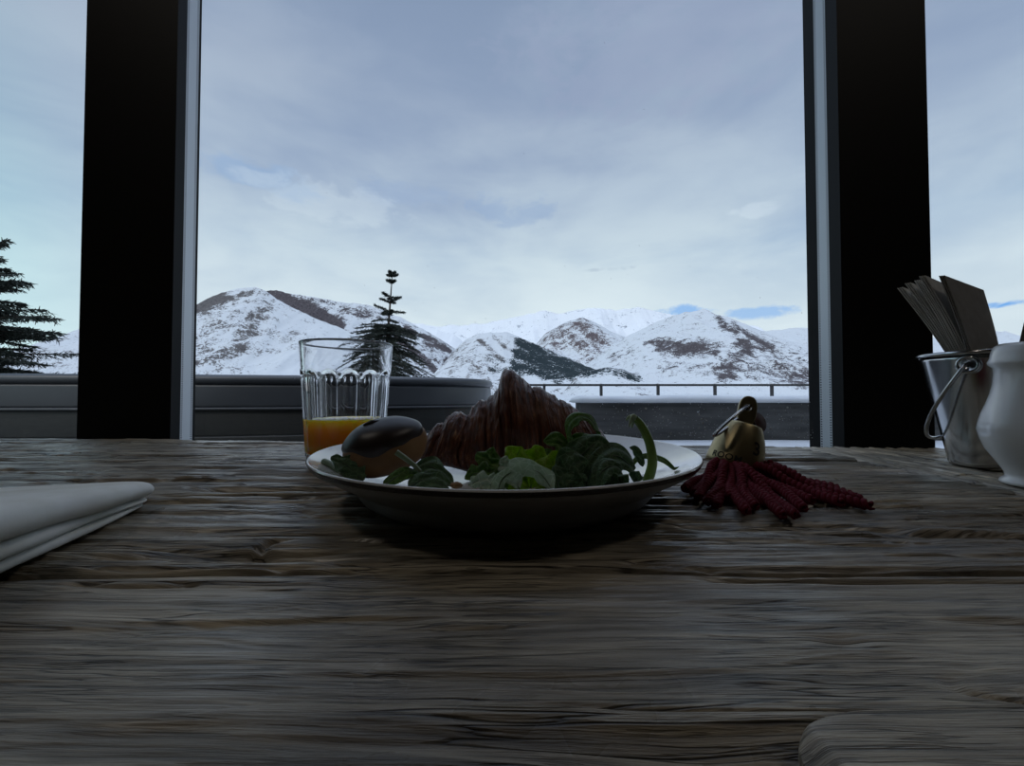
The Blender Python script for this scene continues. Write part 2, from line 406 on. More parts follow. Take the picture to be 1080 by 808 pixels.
for i in range(60): drop(rs.uniform(215, 855), rs.uniform(20, 400), rs.uniform(.0002, .0005))
for px, py in ((501,340),(484,344),(512,336),(847,330),(803,314)): drop(px, py, .0006)
M_drop = simple('frozen_droplets', (.75,.78,.8), (.8,.82,.84), rough=.3)
tag(mb.build('water_drops', M_drop), 'fine white frozen droplets scattered over the middle window glass', 'droplets', kind='stuff')

# ------------------------------------------------------------------ the table
tb = empty('wooden_table', (0, .3, 0)); tag(tb, 'rustic weathered dark wooden table with deep grain, everything stands on it', 'table')
KN = [(.02-.30, .185, .016), (-.345, .225, .012), (-.155, .255, .010), (.30, .20, .02), (.10, .125, .012), (-.10, .135, .01), (.42-.2, .27, .012)]
CR = [ # x0, x1, y, half width, depth : long splits
 (-.9, -.36, .478, .0030, .007), (-.46, -.18, .462, .0016, .004), (-.40, .1, .455, .0012, .003),
 (-.5, -.2, .207, .0018, .004), (-.34, -.10, .1845, .0022, .005), (-.6, -.25, .214, .0012, .003), (-.42,-.30,.222,.003,.005),
 (.07, .37, .166, .0018, .006), (.09, .3, .330, .0010, .003), (.2, .36, .262, .0016, .004), (.05, .2, .236, .0012, .003),
 (.28, .37, .222, .0020, .004), (.18,.36,.43,.002,.005), (.05,.3,.40,.0015,.004), (.22,.37,.455,.002,.005),
 (-.5,.38,.1735,.0009,.003), (.07,.22,.200,.001,.003)]
def wood_h(X, Y, seed, rough=1.0, xs=1.0):
    Yw = Y.copy()
    for kx, ky, kr in KN:
        d2 = ((X-kx)/2.6)**2+(Y-ky)**2
        Yw = Yw + (Y-ky)*1.3*np.exp(-d2/(kr*kr))
    Yw = Yw + .010*(fbm(X*3.2, Y*9, 3, seed)-.5)
    g = fbm(X*6.0*xs, Yw*150, 4, seed+1, .6)
    g2 = fbm(X*16*xs, Yw*420, 3, seed+2, .6)
    crev = sst(.62, .74, fbm(X*6*xs, Yw*110, 3, seed+3))
    near = sst(.13, .24, Y)          # the near boards are worn smoother than the far ones
    amp = (.36+.84*near)*rough
    cc = np.exp(-((fbm(X*4.5*xs, Yw*55, 3, seed+7)-.5)/.012)**2)*sst(.42, .58, fbm(X*5, Y*25, 2, seed+8))
    h = -cc*.0035*amp + (g-.5)*.0056*amp + (g2-.5)*.0026*amp - crev*.0042*amp + .0022*(fbm(X*2, Y*14, 3, seed+4)-.5)
    for kx, ky, kr in KN:
        d2 = ((X-kx)/1.9)**2+(Y-ky)**2
        h = h - .0014*np.exp(-d2/(kr*kr*.10)) + .0008*np.exp(-d2/(kr*kr*.5))
    for x0, x1, y, w, dep in CR:
        yy = y+.004*(vn(X*9, X*0+y*50, 5)-.5)+.003*(vn(X*30, X*0+y*80, 6)-.5)
        m_ = sst(x0, x0+.03, X)*(1-sst(x1-.03, x1, X))*(.45+.55*vn(X*14, X*0+y*33, 8))
        h = h - dep*m_*np.exp(-((Y-yy)/w)**2)
    return h
def edge(X): return EA+EB*X+.001
xe_ = onz(826, 770, TZ+.003).x
planks = [(-.42, .172), (.172, .300), (.300, .452), (.452, .9)]
rows_all = []
y = .045
while y < .75:
    rows_all.append(y); y += max(.00045, .0105*y**1.55)
rows_all = np.array(rows_all)
XE = .382
xs_main = np.concatenate([np.linspace(-1.5, -.62, 90, endpoint=False), np.linspace(-.62, XE, 640)])
for i, (y0, y1) in enumerate(planks):
    rr = rows_all[(rows_all > y0+.0012) & (rows_all < y1-.0012)]
    if i == 0: rr = np.concatenate([np.linspace(-.42, .04, 12), rr])
    ga, gb = .0006, .0006
    rr = np.concatenate([[y0+ga, y0+ga+.0006], rr, [y1-gb-.0006, y1-gb]])
    X, Y = np.meshgrid(xs_main, rr)
    if i == 3: Yc = edge(X); t_ = (Y-y0)/(.70-y0); Y = np.minimum(Y, Yc)
    wob = .0016*(fbm(X*6, X*0+3.3, 3, 40+i)-.5)
    Z = TZ + wood_h(X, Y, 10*i) + (.0006 if i % 2 else -.0004)
    if i < 3:
        Z = Z - .0045*np.exp(-((y1-Y)/.0012)**2)
        Y = Y + wob*.6*sst(y1-.02, y1, Y)
    if i > 0: Z = Z - .0030*np.exp(-((Y-y0)/.0010)**2)
    if i == 0: Z = Z - .0055*np.exp(-((X-(xe_-.010))/.035)**2-((Y-.084)/.0075)**2)
    Z = np.minimum(Z, TZ+.0016)
    # skirt so that the board has thickness
    P = np.stack([X, Y, Z], -1)
    bot0 = P[:1].copy(); bot0[..., 2] = TZ-.035; botn = P[-1:].copy(); botn[..., 2] = TZ-.035
    P = np.concatenate([bot0, P, botn], 0)
    L = P[:, :1].copy(); L[..., 2] = TZ-.035; Rr = P[:, -1:].copy(); Rr[..., 2] = TZ-.035
    P = np.concatenate([L, P, Rr], 1)
    attach(mk_grid('plank', P, M_wood), tb)
# end board, grain running the other way, under bucket and jug
xr_ = np.linspace(XE+.0015, .70, 200); yr_ = np.concatenate([np.linspace(-.42, .16, 30, endpoint=False), np.linspace(.16, .60, 520)])
X, Y = np.meshgrid(xr_, yr_)
Y = np.minimum(Y, edge(X)+.004)
cr0 = CR; kn0 = KN; CR = []; KN = []
Z = TZ + .0009 + .6*wood_h(Y, X+.25, 77)
CR = cr0; KN = kn0
Z = np.where((np.hypot(X-.48, Y-.405) < .06) | (np.hypot(X-.42, Y-.32) < .05), np.minimum(Z, TZ+.0004), Z)
Z = Z - .004*np.exp(-((X-XE)/.002)**2)
P = np.stack([X, Y, np.minimum(Z, TZ+.0018)], -1)
b0 = P[:, :1].copy(); b0[..., 2] = TZ-.035; b1 = P[:, -1:].copy(); b1[..., 2] = TZ-.035
P = np.concatenate([b0, P, b1], 1); b0 = P[:1].copy(); b0[..., 2] = TZ-.035; b1 = P[-1:].copy(); b1[..., 2] = TZ-.035
P = np.concatenate([b0, P, b1], 0)
attach(tag(mk_grid('end_board', P, M_wood2), 'paler end board with grain running away from the viewer'), tb)
# short worn board with a rounded end, standing a little proud of the front boards
xe0 = onz(826, 770, TZ+.003).x
nx, ny = 260, 90
U, V = np.meshgrid(np.linspace(0, 1, nx), np.linspace(-1, 1, ny))
Xb = xe0 + U**1.2*(.378-xe0)
half = .0135*np.power(np.clip(1-np.power(1-np.clip((Xb-xe0)/.030, 0, 1), 2.4), 0, 1), .5)
half = np.maximum(half, .0002)
Yb = .0815 + .002*(Xb-xe0) + V*half
Yb = Yb+ .0003*(fbm(Xb*20, V*1.0, 3, 60)-.5)
Zb = TZ + .0008+.0036*np.power(np.clip(1-np.abs(V)**8, 0, 1), .6)*sst(-.001, .006, Xb-xe0) + .0004*(fbm(Xb*6, Yb*250, 3, 61)-.5)
P = np.stack([Xb, Yb, Zb], -1)
bt = P[:1].copy(); bt[..., 2] = TZ-.002; bb = P[-1:].copy(); bb[..., 2] = TZ-.002
attach(tag(mk_grid('worn_board', np.concatenate([bt, P, bb], 0), M_wood3), 'pale worn board with a rounded end'), tb)
mb = MB()
for x, y in ((-1.3,-.35),(.58,-.35),(-1.3,.38),(.58,.38)):
    attach(MB().box(x-.05, x+.05, y, y+.1, 0, TZ-.036).build('leg', M_wood3, None, False), tb)

# ------------------------------------------------------------------ plate
PC = Vector((-.0045, .31, TZ+.0018))
pl = empty('dinner_plate', PC); tag(pl, 'round white plate with a thin dark rim, holding croissant, bun and salad', 'plate')
inside = [(.0001,.0075),(.03,.0075),(.06,.0078),(.078,.0092),(.088,.0120),(.100,.0165),(.112,.0215),(.122,.0258),(.1300,.0292),(.1325,.0304),(.1340,.0312),(.1346,.0315),(.1351,.0311),(.1353,.0304)]
outside = [(.1352,.0305),(.1352,.0290),(.1330,.0262),(.1250,.0212),(.118,.0172),(.1120,.0135),(.1095,.0122),(.1085,.0112),(.1065,.0075),(.103,.0030),(.0985,.0004),(.096,.0001),(.094,.0015),(.09,.0028),(.04,.0030),(.0001,.0030)]
MB().lathe(inside, 128).build('well', M_porcelain, pl)
MB().lathe([(.1353,.0304),(.1352,.0296),(.1347,.0286),(.1342,.0277)], 128).build('rim_band', M_rimline, pl)
MB().lathe([(.1342,.0277)]+outside[2:], 128).build('underside', M_outside_shaded, pl)
def plate_z(x, y):
    r = math.hypot(x-PC.x, y-PC.y); rs_ = [p[0] for p in inside]; zs = [p[1] for p in inside]
    return PC.z + float(np.interp(r, rs_, zs))

# ------------------------------------------------------------------ croissant
CY = .330
cr_root = Vector((0, CY, plate_z(0, CY)))
top_px = [(446,470),(450,463),(457,455),(465,447),(474,440),(482,435),(488,434.5),(492,437),(495,436),(500,429),(507,424),(515,421),(521,418),(525,410),(527,400),(530,393),(535,390),(541,392),(548,398),(556,404),(566,409),(578,415),(590,421),(600,429),(610,436),(620,444),(630,453),(636,463),(638,474)]
bot_px = [(446,474),(452,483),(465,488),(480,491),(500,497),(540,502),(590,498),(620,490),(632,482),(638,476)]
nS, nA = 420, 150
spx = np.linspace(446.5, 637.5, nS)
top = np.interp(spx, [p[0] for p in top_px], [p[1] for p in top_px]); bot = np.interp(spx, [p[0] for p in bot_px], [p[1] for p in bot_px])
S = (spx-446)/192
xc = (spx-540)/F*CY
zt = CZ+(413.8-top)/F*CY; zb = CZ+(413.8-bot)/F*(CY-.012)
zb = np.maximum(zb, [plate_z(x, CY)+.0005 for x in xc])
Wd = .034*np.power(np.clip(np.sin(PI*np.clip(S*.98+.01, 0, 1)), 0, 1), .62)+.001
bands = [0, .125, .262, .36, .425, .47, .60, .74, .87, 1.0]
def saw(s):
    s = np.clip(s, 0, .9999); d = np.zeros_like(s)
    for a, b in zip(bands[:-1], bands[1:]):
        q = (s-a)/(b-a); mk_ = (s >= a) & (s < b)
        inner = q if (a+b)/2 < .45 else 1-q      # the band's edge that faces the middle lies on top
        d = np.where(mk_, sst(0, .28, q)*(1-sst(.72, 1, q))*.8+.45*inner, d)
    return d
A = np.linspace(-PI/2, 1.5*PI, nA)
SS, AA = np.meshgrid(S, A, indexing='ij')
cosA = np.cos(AA); sinA = np.sin(AA)
tilt = .05*(SS-.46)*0
fan = SS + .045*np.sign(SS-.46)*0 + .03*(fbm(SS*6, AA*1.2, 3, 90)-.5) - .13*(1-sinA)*(SS-.40)*np.clip(np.sin(PI*SS)*2.2, 0, 1)
lay = saw(fan)
fine = fbm(fan*62, AA*.9, 4, 91, .6)-.5
flk = fbm(SS*34, AA*6, 4, 92)-.5
hh = ((zt-zb)/2)[:, None]; zc = ((zt+zb)/2)[:, None]; W = Wd[:, None]
disp = (.0034*(lay-.62)+.0040*fine+.0026*flk)*np.clip(np.sin(PI*SS)*3, 0, 1)*sst(-1.0, -.2, sinA)
prof = np.sign(sinA)*np.abs(sinA)**.85
Yc = CY - .008 + .020*np.abs(SS-.48)**1.5*0
Yg = Yc + (W+disp)*np.sign(cosA)*np.abs(cosA)**.8*(1-.35*np.clip(sinA, 0, 1)) - .012*np.abs((SS-.5)*2)**2
Zg = zc + (hh+disp*.8)*prof
Xg = xc[:, None] + .0020*(fbm(SS*9, AA, 3, 93)-.5) + 0*SS
cro = mk_grid('croissant', np.stack([Xg, Yg, Zg], -1), M_crust, None, {'srun': fan, 'arun': AA})
# close ends
me = cro.data
tag(cro, 'large golden brown croissant with ribbed layers and a tall middle peak, on the plate', 'croissant')

# ------------------------------------------------------------------ chocolate bun
bc = at(406, 473, .262); br = empty('chocolate_bun', bc); tag(br, 'small golden bun with shiny dark chocolate glaze, at the left of the plate', 'bun')
MT = Matrix.Rotation(math.radians(-14), 4, 'Y') @ Matrix.Rotation(math.radians(8), 4, 'X')
def bun_pt(th, ph, k):
    x = math.cos(ph)*math.cos(th); y_ = math.cos(ph)*math.sin(th); z = math.sin(ph)
    rx, ry, rz = .0258*k, .0235*k, (.0185 if z > 0 else .0165)*k
    zz = math.copysign(abs(z)**.9, z); x = math.copysign(abs(x)**.86, x)
    bulge = 1+.05*math.sin(3*th+1)*math.cos(ph)+.025*math.sin(5*ph+2*th)
    return MT @ Vector((rx*x*bulge, ry*y_*bulge, rz*zz))
v = []; f = []; n1, n2 = 64, 32
for j in range(n2+1):
    for i in range(n1): v.append(bun_pt(2*PI*i/n1, -PI/2+PI*j/n2*.999+.0005, 1))
for j in range(n2):
    for i in range(n1): f.append((j*n1+i, j*n1+(i+1)%n1, (j+1)*n1+(i+1)%n1, (j+1)*n1+i))
mk('bread', v, f, M_bun, br)
v = []; f = []
for j in range(26):
    for i in range(n1):
        th = 2*PI*i/n1; lo = .20+.12*math.sin(2*th+.6)+.06*math.sin(5*th)+.03*math.sin(9*th)
        q = j/25; ph = lo+(PI/2-.001-lo)*(q**.8)
        k = 1.0+.055*min(1, q*9)**.5 + .012*math.sin(4*th+6*q)*(1-q)
        v.append(bun_pt(th, ph, k))
for j in range(25):
    for i in range(n1): f.append((j*n1+i, j*n1+(i+1)%n1, (j+1)*n1+(i+1)%n1, (j+1)*n1+i))
mk('chocolate_glaze', v, f, M_choc, br)
# drip crest on the glaze
mb = MB(); top_ = MT @ Vector((-.002, -.004, .0178))
mb.tube([top_+Vector((-.004,-.004,-.0006)), top_+Vector((0,-.002,.0010)), top_+Vector((.0055,0,.0008)), top_+Vector((.010,.003,-.0016))], [.0008,.0018,.0018,.0008], 10)
mb.build('glaze_drip', M_choc, br)

# ------------------------------------------------------------------ salad
def leaf(ctrl, width_, face=1.0, mat='mid', label='', lobes=5, ruffle=.18, cup=.0, tipw=.6, stem=False, name='arugula_leaf', lift=.4, depthtilt=0):
    width = width_*{'dark':1.35,'mid':1.3,'bright':1.6,'pale':.95}[mat]
    pts = catmull([at(*p) for p in ctrl], 40)
    pts = [Vector((p.x, p.y, max(p.z, plate_z(p.x, p.y)+.0012))) for p in pts]
    base = pts[0].copy()
    root = empty(name, base); tag(root, label, 'salad leaf', 'green salad leaves on the plate')
    nU, nV = 40, 17; v = []; sd = random.random()*50
    prev = None
    for i, p in enumerate(pts):
        t = (pts[min(i+1,39)]-pts[max(i-1,0)]).normalized()
        view = Vector((-p.x, -p.y, CZ-p.z)).normalized()
        sa = t.cross(view).normalized()
        sb = Vector((0, 1, lift)).normalized(); sb = (sb-t*sb.dot(t)).normalized()
        if sa.dot(sb) < 0: sb = -sb
        s_ = (sa*face+sb*(1-face)).normalized()
        if prev is not None and s_.dot(prev) < 0: s_ = -s_
        prev = s_; nrm = t.cross(s_).normalized()
        u = i/39
        w = width*.5*(math.sin(PI*min(1, .08+u*.92)**.75)**.7)*(.6+.4*u if tipw > .5 else 1-.3*u)
        if u < .06: w *= u/.06*.8+.2
        lob = 1+.24*math.sin(u*lobes*2*PI+sd) if lobes else 1
        lob2 = 1+.24*math.sin(u*lobes*2*PI+sd+1.3) if lobes else 1
        for j in range(nV):
            q = j/(nV-1)*2-1; k = lob if q < 0 else lob2
            k = 1+(k-1)*abs(q)
            off = s_*(q*w*k) + nrm*(cup*w*q*q + ruffle*w*abs(q)**1.5*math.sin(u*lobes*3.1*PI+sd+q*2.0) + .10*w*math.sin(q*7+u*11+sd))
            pp = p+off
            pp.z = max(pp.z, plate_z(pp.x, pp.y)+.0006)
            v.append(pp-base)
    o = mk('leaf_blade', v, [tuple(q) for q in grid_faces(nU, nV)], ML[mat], root)
    so = o.modifiers.new('thick', 'SOLIDIFY'); so.thickness = .0005; so.offset = 0
    rib = MB().tube([p-base for p in pts[:-3]], [.00055*(1-.75*i/37) for i in range(37)], 6)
    rib.build('midrib', M_rib if mat != 'dark' else M_ribd, root)
    return root
LV = [
 # right cluster
 dict(ctrl=[(612,527,.235),(607,498,.24),(603,470,.245),(600,452,.245),(609,440,.243),(621,441,.240),(630,455,.238),(633,470,.236)], width_=.010, face=.25, mat='mid', lobes=3, ruffle=.10, label='arugula leaf looping up in a ring in front of the croissant'),
 dict(ctrl=[(590,523,.225),(597,500,.225),(612,482,.225),(630,467,.225),(640,478,.222)], width_=.017, face=.7, mat='dark', lobes=2, ruffle=.12, label='broad dark leaf slanting up to the right below the looped leaf'),
 dict(ctrl=[(616,527,.215),(622,500,.215),(634,485,.216),(650,481,.218),(664,491,.218),(672,508,.216),(675,522,.214)], width_=.016, face=.30, mat='dark', lobes=2, ruffle=.06, label='dark leaf rolled into a dome at the right of the salad'),
 dict(ctrl=[(628,527,.208),(632,503,.208),(641,493,.208),(652,495,.208),(658,508,.208),(660,524,.207)], width_=.011, face=.35, mat='dark', lobes=2, ruffle=.05, label='smaller dark leaf curled inside the dome shaped one'),
 dict(ctrl=[(640,530,.212),(642,514,.212),(647,503,.212),(652,498,.212)], width_=.018, face=1, mat='dark', lobes=2, ruffle=.08, label='flat dark leaf base seen underneath the curled dome leaves'),
 dict(ctrl=[(607,527,.213),(601,508,.213),(600,495,.213),(608,488,.213),(620,487,.214)], width_=.018, face=.8, mat='dark', lobes=2, ruffle=.15, label='dark wrinkled leaf standing at the front left of the rolled one'),
 dict(ctrl=[(604,497,.238),(599,480,.240),(588,465,.242),(573,465,.244)], width_=.011, face=.75, mat='mid', lobes=2, ruffle=.15, label='small green leaf pointing left halfway up the croissant'),
 dict(ctrl=[(615,495,.24),(612,478,.242),(618,466,.243),(627,462,.243)], width_=.015, face=.8, mat='mid', lobes=2, ruffle=.18, label='green leaf filling the lower part of the ring'),
 # middle
 dict(ctrl=[(577,525,.222),(581,505,.222),(586,490,.222),(595,479,.224)], width_=.017, face=1, mat='bright', lobes=2, ruffle=.10, label='rounded yellow green leaf glowing at the middle of the salad'),
 dict(ctrl=[(560,515,.228),(562,495,.228),(565,482,.229),(573,472,.230)], width_=.014, face=1, mat='bright', lobes=3, ruffle=.18, label='yellow green leaf left of the rounded glowing one'),
 dict(ctrl=[(585,518,.232),(578,498,.233),(574,484,.233),(582,474,.234)], width_=.011, face=.9, mat='mid', lobes=3, ruffle=.2, label='green leaf tip between the two yellow green ones'),
 dict(ctrl=[(540,520,.226),(543,500,.226),(544,484,.227),(550,471,.228)], width_=.016, face=1, mat='bright', lobes=3, ruffle=.28, label='frilly bright leaf standing below the croissant peak'),
 dict(ctrl=[(532,522,.220),(524,505,.220),(513,490,.221),(503,477,.222)], width_=.013, face=.9, mat='mid', lobes=3, ruffle=.20, label='green leaf leaning left with a pointed tip'),
 dict(ctrl=[(520,520,.226),(519,502,.226),(518,486,.227),(520,471,.228)], width_=.011, face=1, mat='mid', lobes=2, ruffle=.14, label='upright square tipped leaf beside the left leaning one'),
 dict(ctrl=[(523,523,.200),(529,507,.201),(541,497,.203),(555,493,.204),(569,499,.203),(580,513,.201),(584,523,.2)], width_=.024, face=.25, mat='pale', lobes=3, ruffle=.10, lift=-.5, label='large pale crinkled leaf arched at the front of the salad'),
 dict(ctrl=[(531,523,.204),(520,513,.205),(507,507,.206),(494,512,.207)], width_=.013, face=.85, mat='pale', lobes=5, ruffle=.30, label='pale frilly leaf at the front left of the salad'),
 dict(ctrl=[(527,512,.214),(515,502,.215),(503,499,.216),(490,505,.217)], width_=.011, face=.85, mat='mid', lobes=4, ruffle=.30, label='green frilly leaf just behind the pale frilly one'),
 dict(ctrl=[(548,516,.214),(539,499,.215),(532,488,.216),(528,484,.216)], width_=.012, face=.9, mat='pale', lobes=3, ruffle=.22, label='pale short leaf between the upright and the bright one'),
 dict(ctrl=[(592,524,.210),(588,510,.210),(596,503,.210),(606,507,.211)], width_=.012, face=.8, mat='dark', lobes=3, ruffle=.22, label='dark short leaf low between pale and rolled leaves'),
 # left group by the bun
 dict(ctrl=[(383,507,.234),(374,499,.236),(363,489,.238),(349,482,.242)], width_=.012, face=.7, mat='dark', lobes=3, ruffle=.18, label='dark leaf poking out left of the chocolate bun'),
 dict(ctrl=[(404,513,.222),(418,503,.224),(430,499,.226),(441,501,.228)], width_=.008, face=.6, mat='mid', lobes=0, ruffle=.10, label='slim green leaf lying in front of the bun'),
 dict(ctrl=[(436,496,.232),(449,492,.232),(463,497,.230),(478,514,.226)], width_=.012, face=.45, mat='dark', lobes=2, ruffle=.08, label='arched dark leaf between bun and croissant tip'),
 dict(ctrl=[(430,515,.216),(444,507,.217),(459,508,.218),(474,517,.218)], width_=.010, face=.5, mat='dark', lobes=2, ruffle=.12, label='flat dark leaf nearest the rim below the arched one'),
 # thin ones at the right
 dict(ctrl=[(666,492,.252),(672,484,.253),(684,481,.254),(699,485,.254),(709,493,.254),(716,501,.254)], width_=.0038, face=.6, mat='mid', lobes=0, ruffle=.05, label='thin grass like leaf arching right on the white plate'),
 dict(ctrl=[(678,492,.250),(674,481,.251),(670,474,.252),(664,472,.252)], width_=.005, face=.8, mat='dark', lobes=0, ruffle=.1, label='tiny dark leaf tip behind the tall stalk'),
]
for d in LV: leaf(**d)
# tall bent stalk with a split hollow end
st = [at(*p) for p in ((679,519,.232),(684,505,.232),(688,489,.232),(686,471,.232),(681,457,.232),(675,447,.232),(670,442,.232))]
st = catmull(st, 40)
sr = empty('salad_stalk', st[0]); tag(sr, 'tall bent green stalk with a torn hollow tip, at the right of the salad', 'salad stalk')
MB().tube([p-st[0] for p in st], [.0030-.0008*i/39 for i in range(40)], 14, caps=False).build('stalk', M_stem, sr)
e = st[-1]
mb = MB()
for k, (dx, dz, dy) in enumerate(((-.0042,-.0055,-.0008),(-.0052,-.0012,.0008),(-.0030,.0020,.0014),(-.0022,-.0040,-.0018))):
    a = e+Vector((0, -.0014+.0009*k, .0012-.0008*k)); b = a+Vector((dx*.55, dy, dz*.15+.0012)); c_ = a+Vector((dx, dy, dz))
    mb.tube([p-st[0] for p in catmull([a, b, c_], 9)], [.0010,.0011,.0012,.0012,.0011,.0010,.0009,.0007,.0003], 7)
mb.build('torn_end', simple('pale_stalk_flesh', (.32,.42,.24), (.48,.56,.38), rough=.5), sr)
# pale cut stalk in front of the bun, small one at the far left, crumb
def stalk(pts, r, label, mat=M_rib):
    q = catmull([at(*p) for p in pts], 20); o = MB().tube([p-q[0] for p in q], [r*(1-.3*i/19) for i in range(20)], 12).build('salad_stalk', mat)
    o.location = q[0]; tag(o, label, 'salad stalk')
stalk([(418,477,.228),(428,484,.228),(437,491,.227),(444,498,.226)], .0017, 'short pale stalk leaning on the front of the chocolate bun')
stalk([(342,487,.262),(350,491,.256),(360,502,.246)], .0022, 'pale short stalk at the far left of the plate')
mb = MB(); q = at(481, 513, .208)
mb.lathe([(.0002,-.002),(.0022,-.0012),(.0030,0),(.0024,.0012),(.0002,.0018)], 14, Matrix.Translation(Vector((0,0,.0006))), rf=lambda r,z,a,j: r*(1+.25*math.sin(3*a+j)+.15*math.sin(7*a)))
o = mb.build('bread_crumb', M_bun); o.location = q; tag(o, 'small golden crumb beside the frilly leaves near the plate rim', 'crumb')

# ------------------------------------------------------------------ glass of juice
GY = .415; gx = (366-540)/F*GY; gz = TZ+.0012
GH = at(366, 362.5, GY).z-gz
gl = empty('drinking_glass', (gx, GY, gz)); tag(gl, 'clear fluted tumbler standing behind the left of the plate', 'drinking glass')
R_top, R_bot, za = .0445, .0370, GH*.735
NF = 14
def rad(z): return R_bot+(R_top-R_bot)*(z/GH)
outer = [(0.0001, .0012),(.028,.0010),(R_bot-.0035, .0004),(R_bot-.001,.0018)]+[(rad(z), z) for z in np.linspace(.004, GH-.002, 90)]
lip = [(R_top+.0001, GH-.0008),(R_top-.0006, GH),(R_top-.0016, GH-.0004)]
WT = .0030
inner = [(rad(z)-WT+ (.0008 if z > za else 0), z) for z in np.linspace(GH-.002, .016, 60)]+[(R_bot-.008, .0115),(.016,.0105),(.0001,.0102)]
def flute(r, z, a, j):
    if j < 4 or j >= 94: return r
    d = abs(((a/(2*PI)*NF) % 1)-.5)*2          # 0 at flute centre, 1 at ridge
    zt_ = za+.004 - .0075*d**2.2                 # arch
    t_ = 1-min(1, max(0, (z-zt_+.0022)/.0022)); t_ = t_*t_*(3-2*t_)
    return r - t_*(.0022*(1-d**2)*1.0+.0003)
mb = MB(); mb.lathe(outer+lip+inner, NF*16, None, False, flute)
mb.build('glass_body', M_glass, gl)
JZ = at(366, 441, GY).z-gz
js = [(0.0001, .0104),(.016,.0107),(R_bot-.0082,.0117)]+[(rad(z)-WT+.0003, z) for z in np.linspace(.016, JZ, 14)]+[(rad(JZ)-WT-.001, JZ-.0004),(.0001, JZ-.0005)]
o = MB().lathe(js, 96).build('orange_juice', M_juice); o.location = (gx, GY, gz)
tag(o, 'orange juice filling the lower third of the tumbler', 'juice')

# ------------------------------------------------------------------ brass room key with crimson tassel
KY = .350
kb = at(773, 492, KY)
kr_ = empty('room_key', kb); tag(kr_, 'brass bell shaped room key fob with ring and crimson tassel, right of the plate', 'room key')
KT = Matrix.Rotation(math.radians(19), 4, 'Y') @ Matrix.Rotation(math.radians(-4), 4, 'X')
KS = KY/.36
bp = [(.0001,.002),(.020,.0018),(.0218,.0),(.0224,.0008),(.0222,.004),(.0213,.010),(.0200,.018),(.0180,.026),(.0155,.0325),(.0140,.0360),(.0131,.0374),(.0110,.0380),(.0001,.0382)]
bp = [(r*1.0, z) for r, z in bp]
MB().lathe(bp, 64, KT).build('bell_body', M_brass, kr_)
# flat rounded lug with a hole
def lug(mb, w, h, hr, hz, th):
    out = []; inn = []; n = 40
    for k in range(n):
        a = 2*PI*k/n
        x = w*math.copysign(abs(math.cos(a))**.8, math.cos(a)); z = h/2+h/2*math.copysign(abs(math.sin(a))**.8, math.sin(a))
        out.append((x, z)); inn.append((hr*math.cos(a), hz+hr*math.sin(a)))
    v = []
    for y_ in (-th, th):
        v += [(x*(1), y_, z) for x, z in out]; v += [(x, y_, z) for x, z in inn]
    f = []
    for k in range(n):
        k2 = (k+1) % n
        f += [(k, k2, n+k2, n+k), (2*n+k, 3*n+k, 3*n+k2, 2*n+k2), (k, 2*n+k, 2*n+k2, k2), (n+k, n+k2, 3*n+k2, 3*n+k)]
    ML_ = KT @ Matrix.Translation(Vector((0, 0, .0360))) @ Matrix.Rotation(math.radians(-22), 4, 'Z') @ Matrix.Rotation(math.radians(-6), 4, 'Y')
    mb.add([ML_ @ Vector(p) for p in v], f)
    return ML_
mb = MB(); ML_ = lug(mb, .0072, .0265, .0030, .0165, .0036)
o = mb.build('lug', M_brass, kr_, False); bv = o.modifiers.new('b', 'BEVEL'); bv.width = .0012; bv.segments = 3; bv.limit_method = 'ANGLE'
# split ring
hole = (ML_ @ Vector((0, 0, .0165)))
p_end = at(754, 458, KY-.014)-kb
mid = (hole+p_end)/2; ax = (p_end-hole)/2; Lr = ax.length+.0015; ax.normalize()
sd_ = ax.cross(Vector((.25, -1, .55)).normalized()); bn = Vector((.05, -.55, .55)); bn = (bn-ax*bn.dot(ax)).normalized()
mb = MB(); pts = [mid+ax*Lr*math.cos(2*PI*k/60)+bn*.0078*math.sin(2*PI*k/60) for k in range(61)]
mb.tube(pts, .0010, 8); mb.tube([p+Vector((.0006,-.0016,.0004)) for p in pts], .0010, 8)
mb.build('split_ring', M_steel2, kr_)
dk = at(799, 446, KY+.016)-kb
mb = MB(); mb.lathe([(.0001,-.0015),(.0088,-.0015),(.0094,0),(.0088,.0015),(.0001,.0015)], 32, Matrix.Translation(dk) @ Matrix.Rotation(math.radians(75), 4, 'X') @ Matrix.Rotation(math.radians(20), 4, 'Y'))
mb.tube([dk+Vector((-.004,-.003,-.002)), hole+Vector((.004,.006,-.004)), hole], .0012, 6)
mb.build('leather_tag', M_leather, kr_)
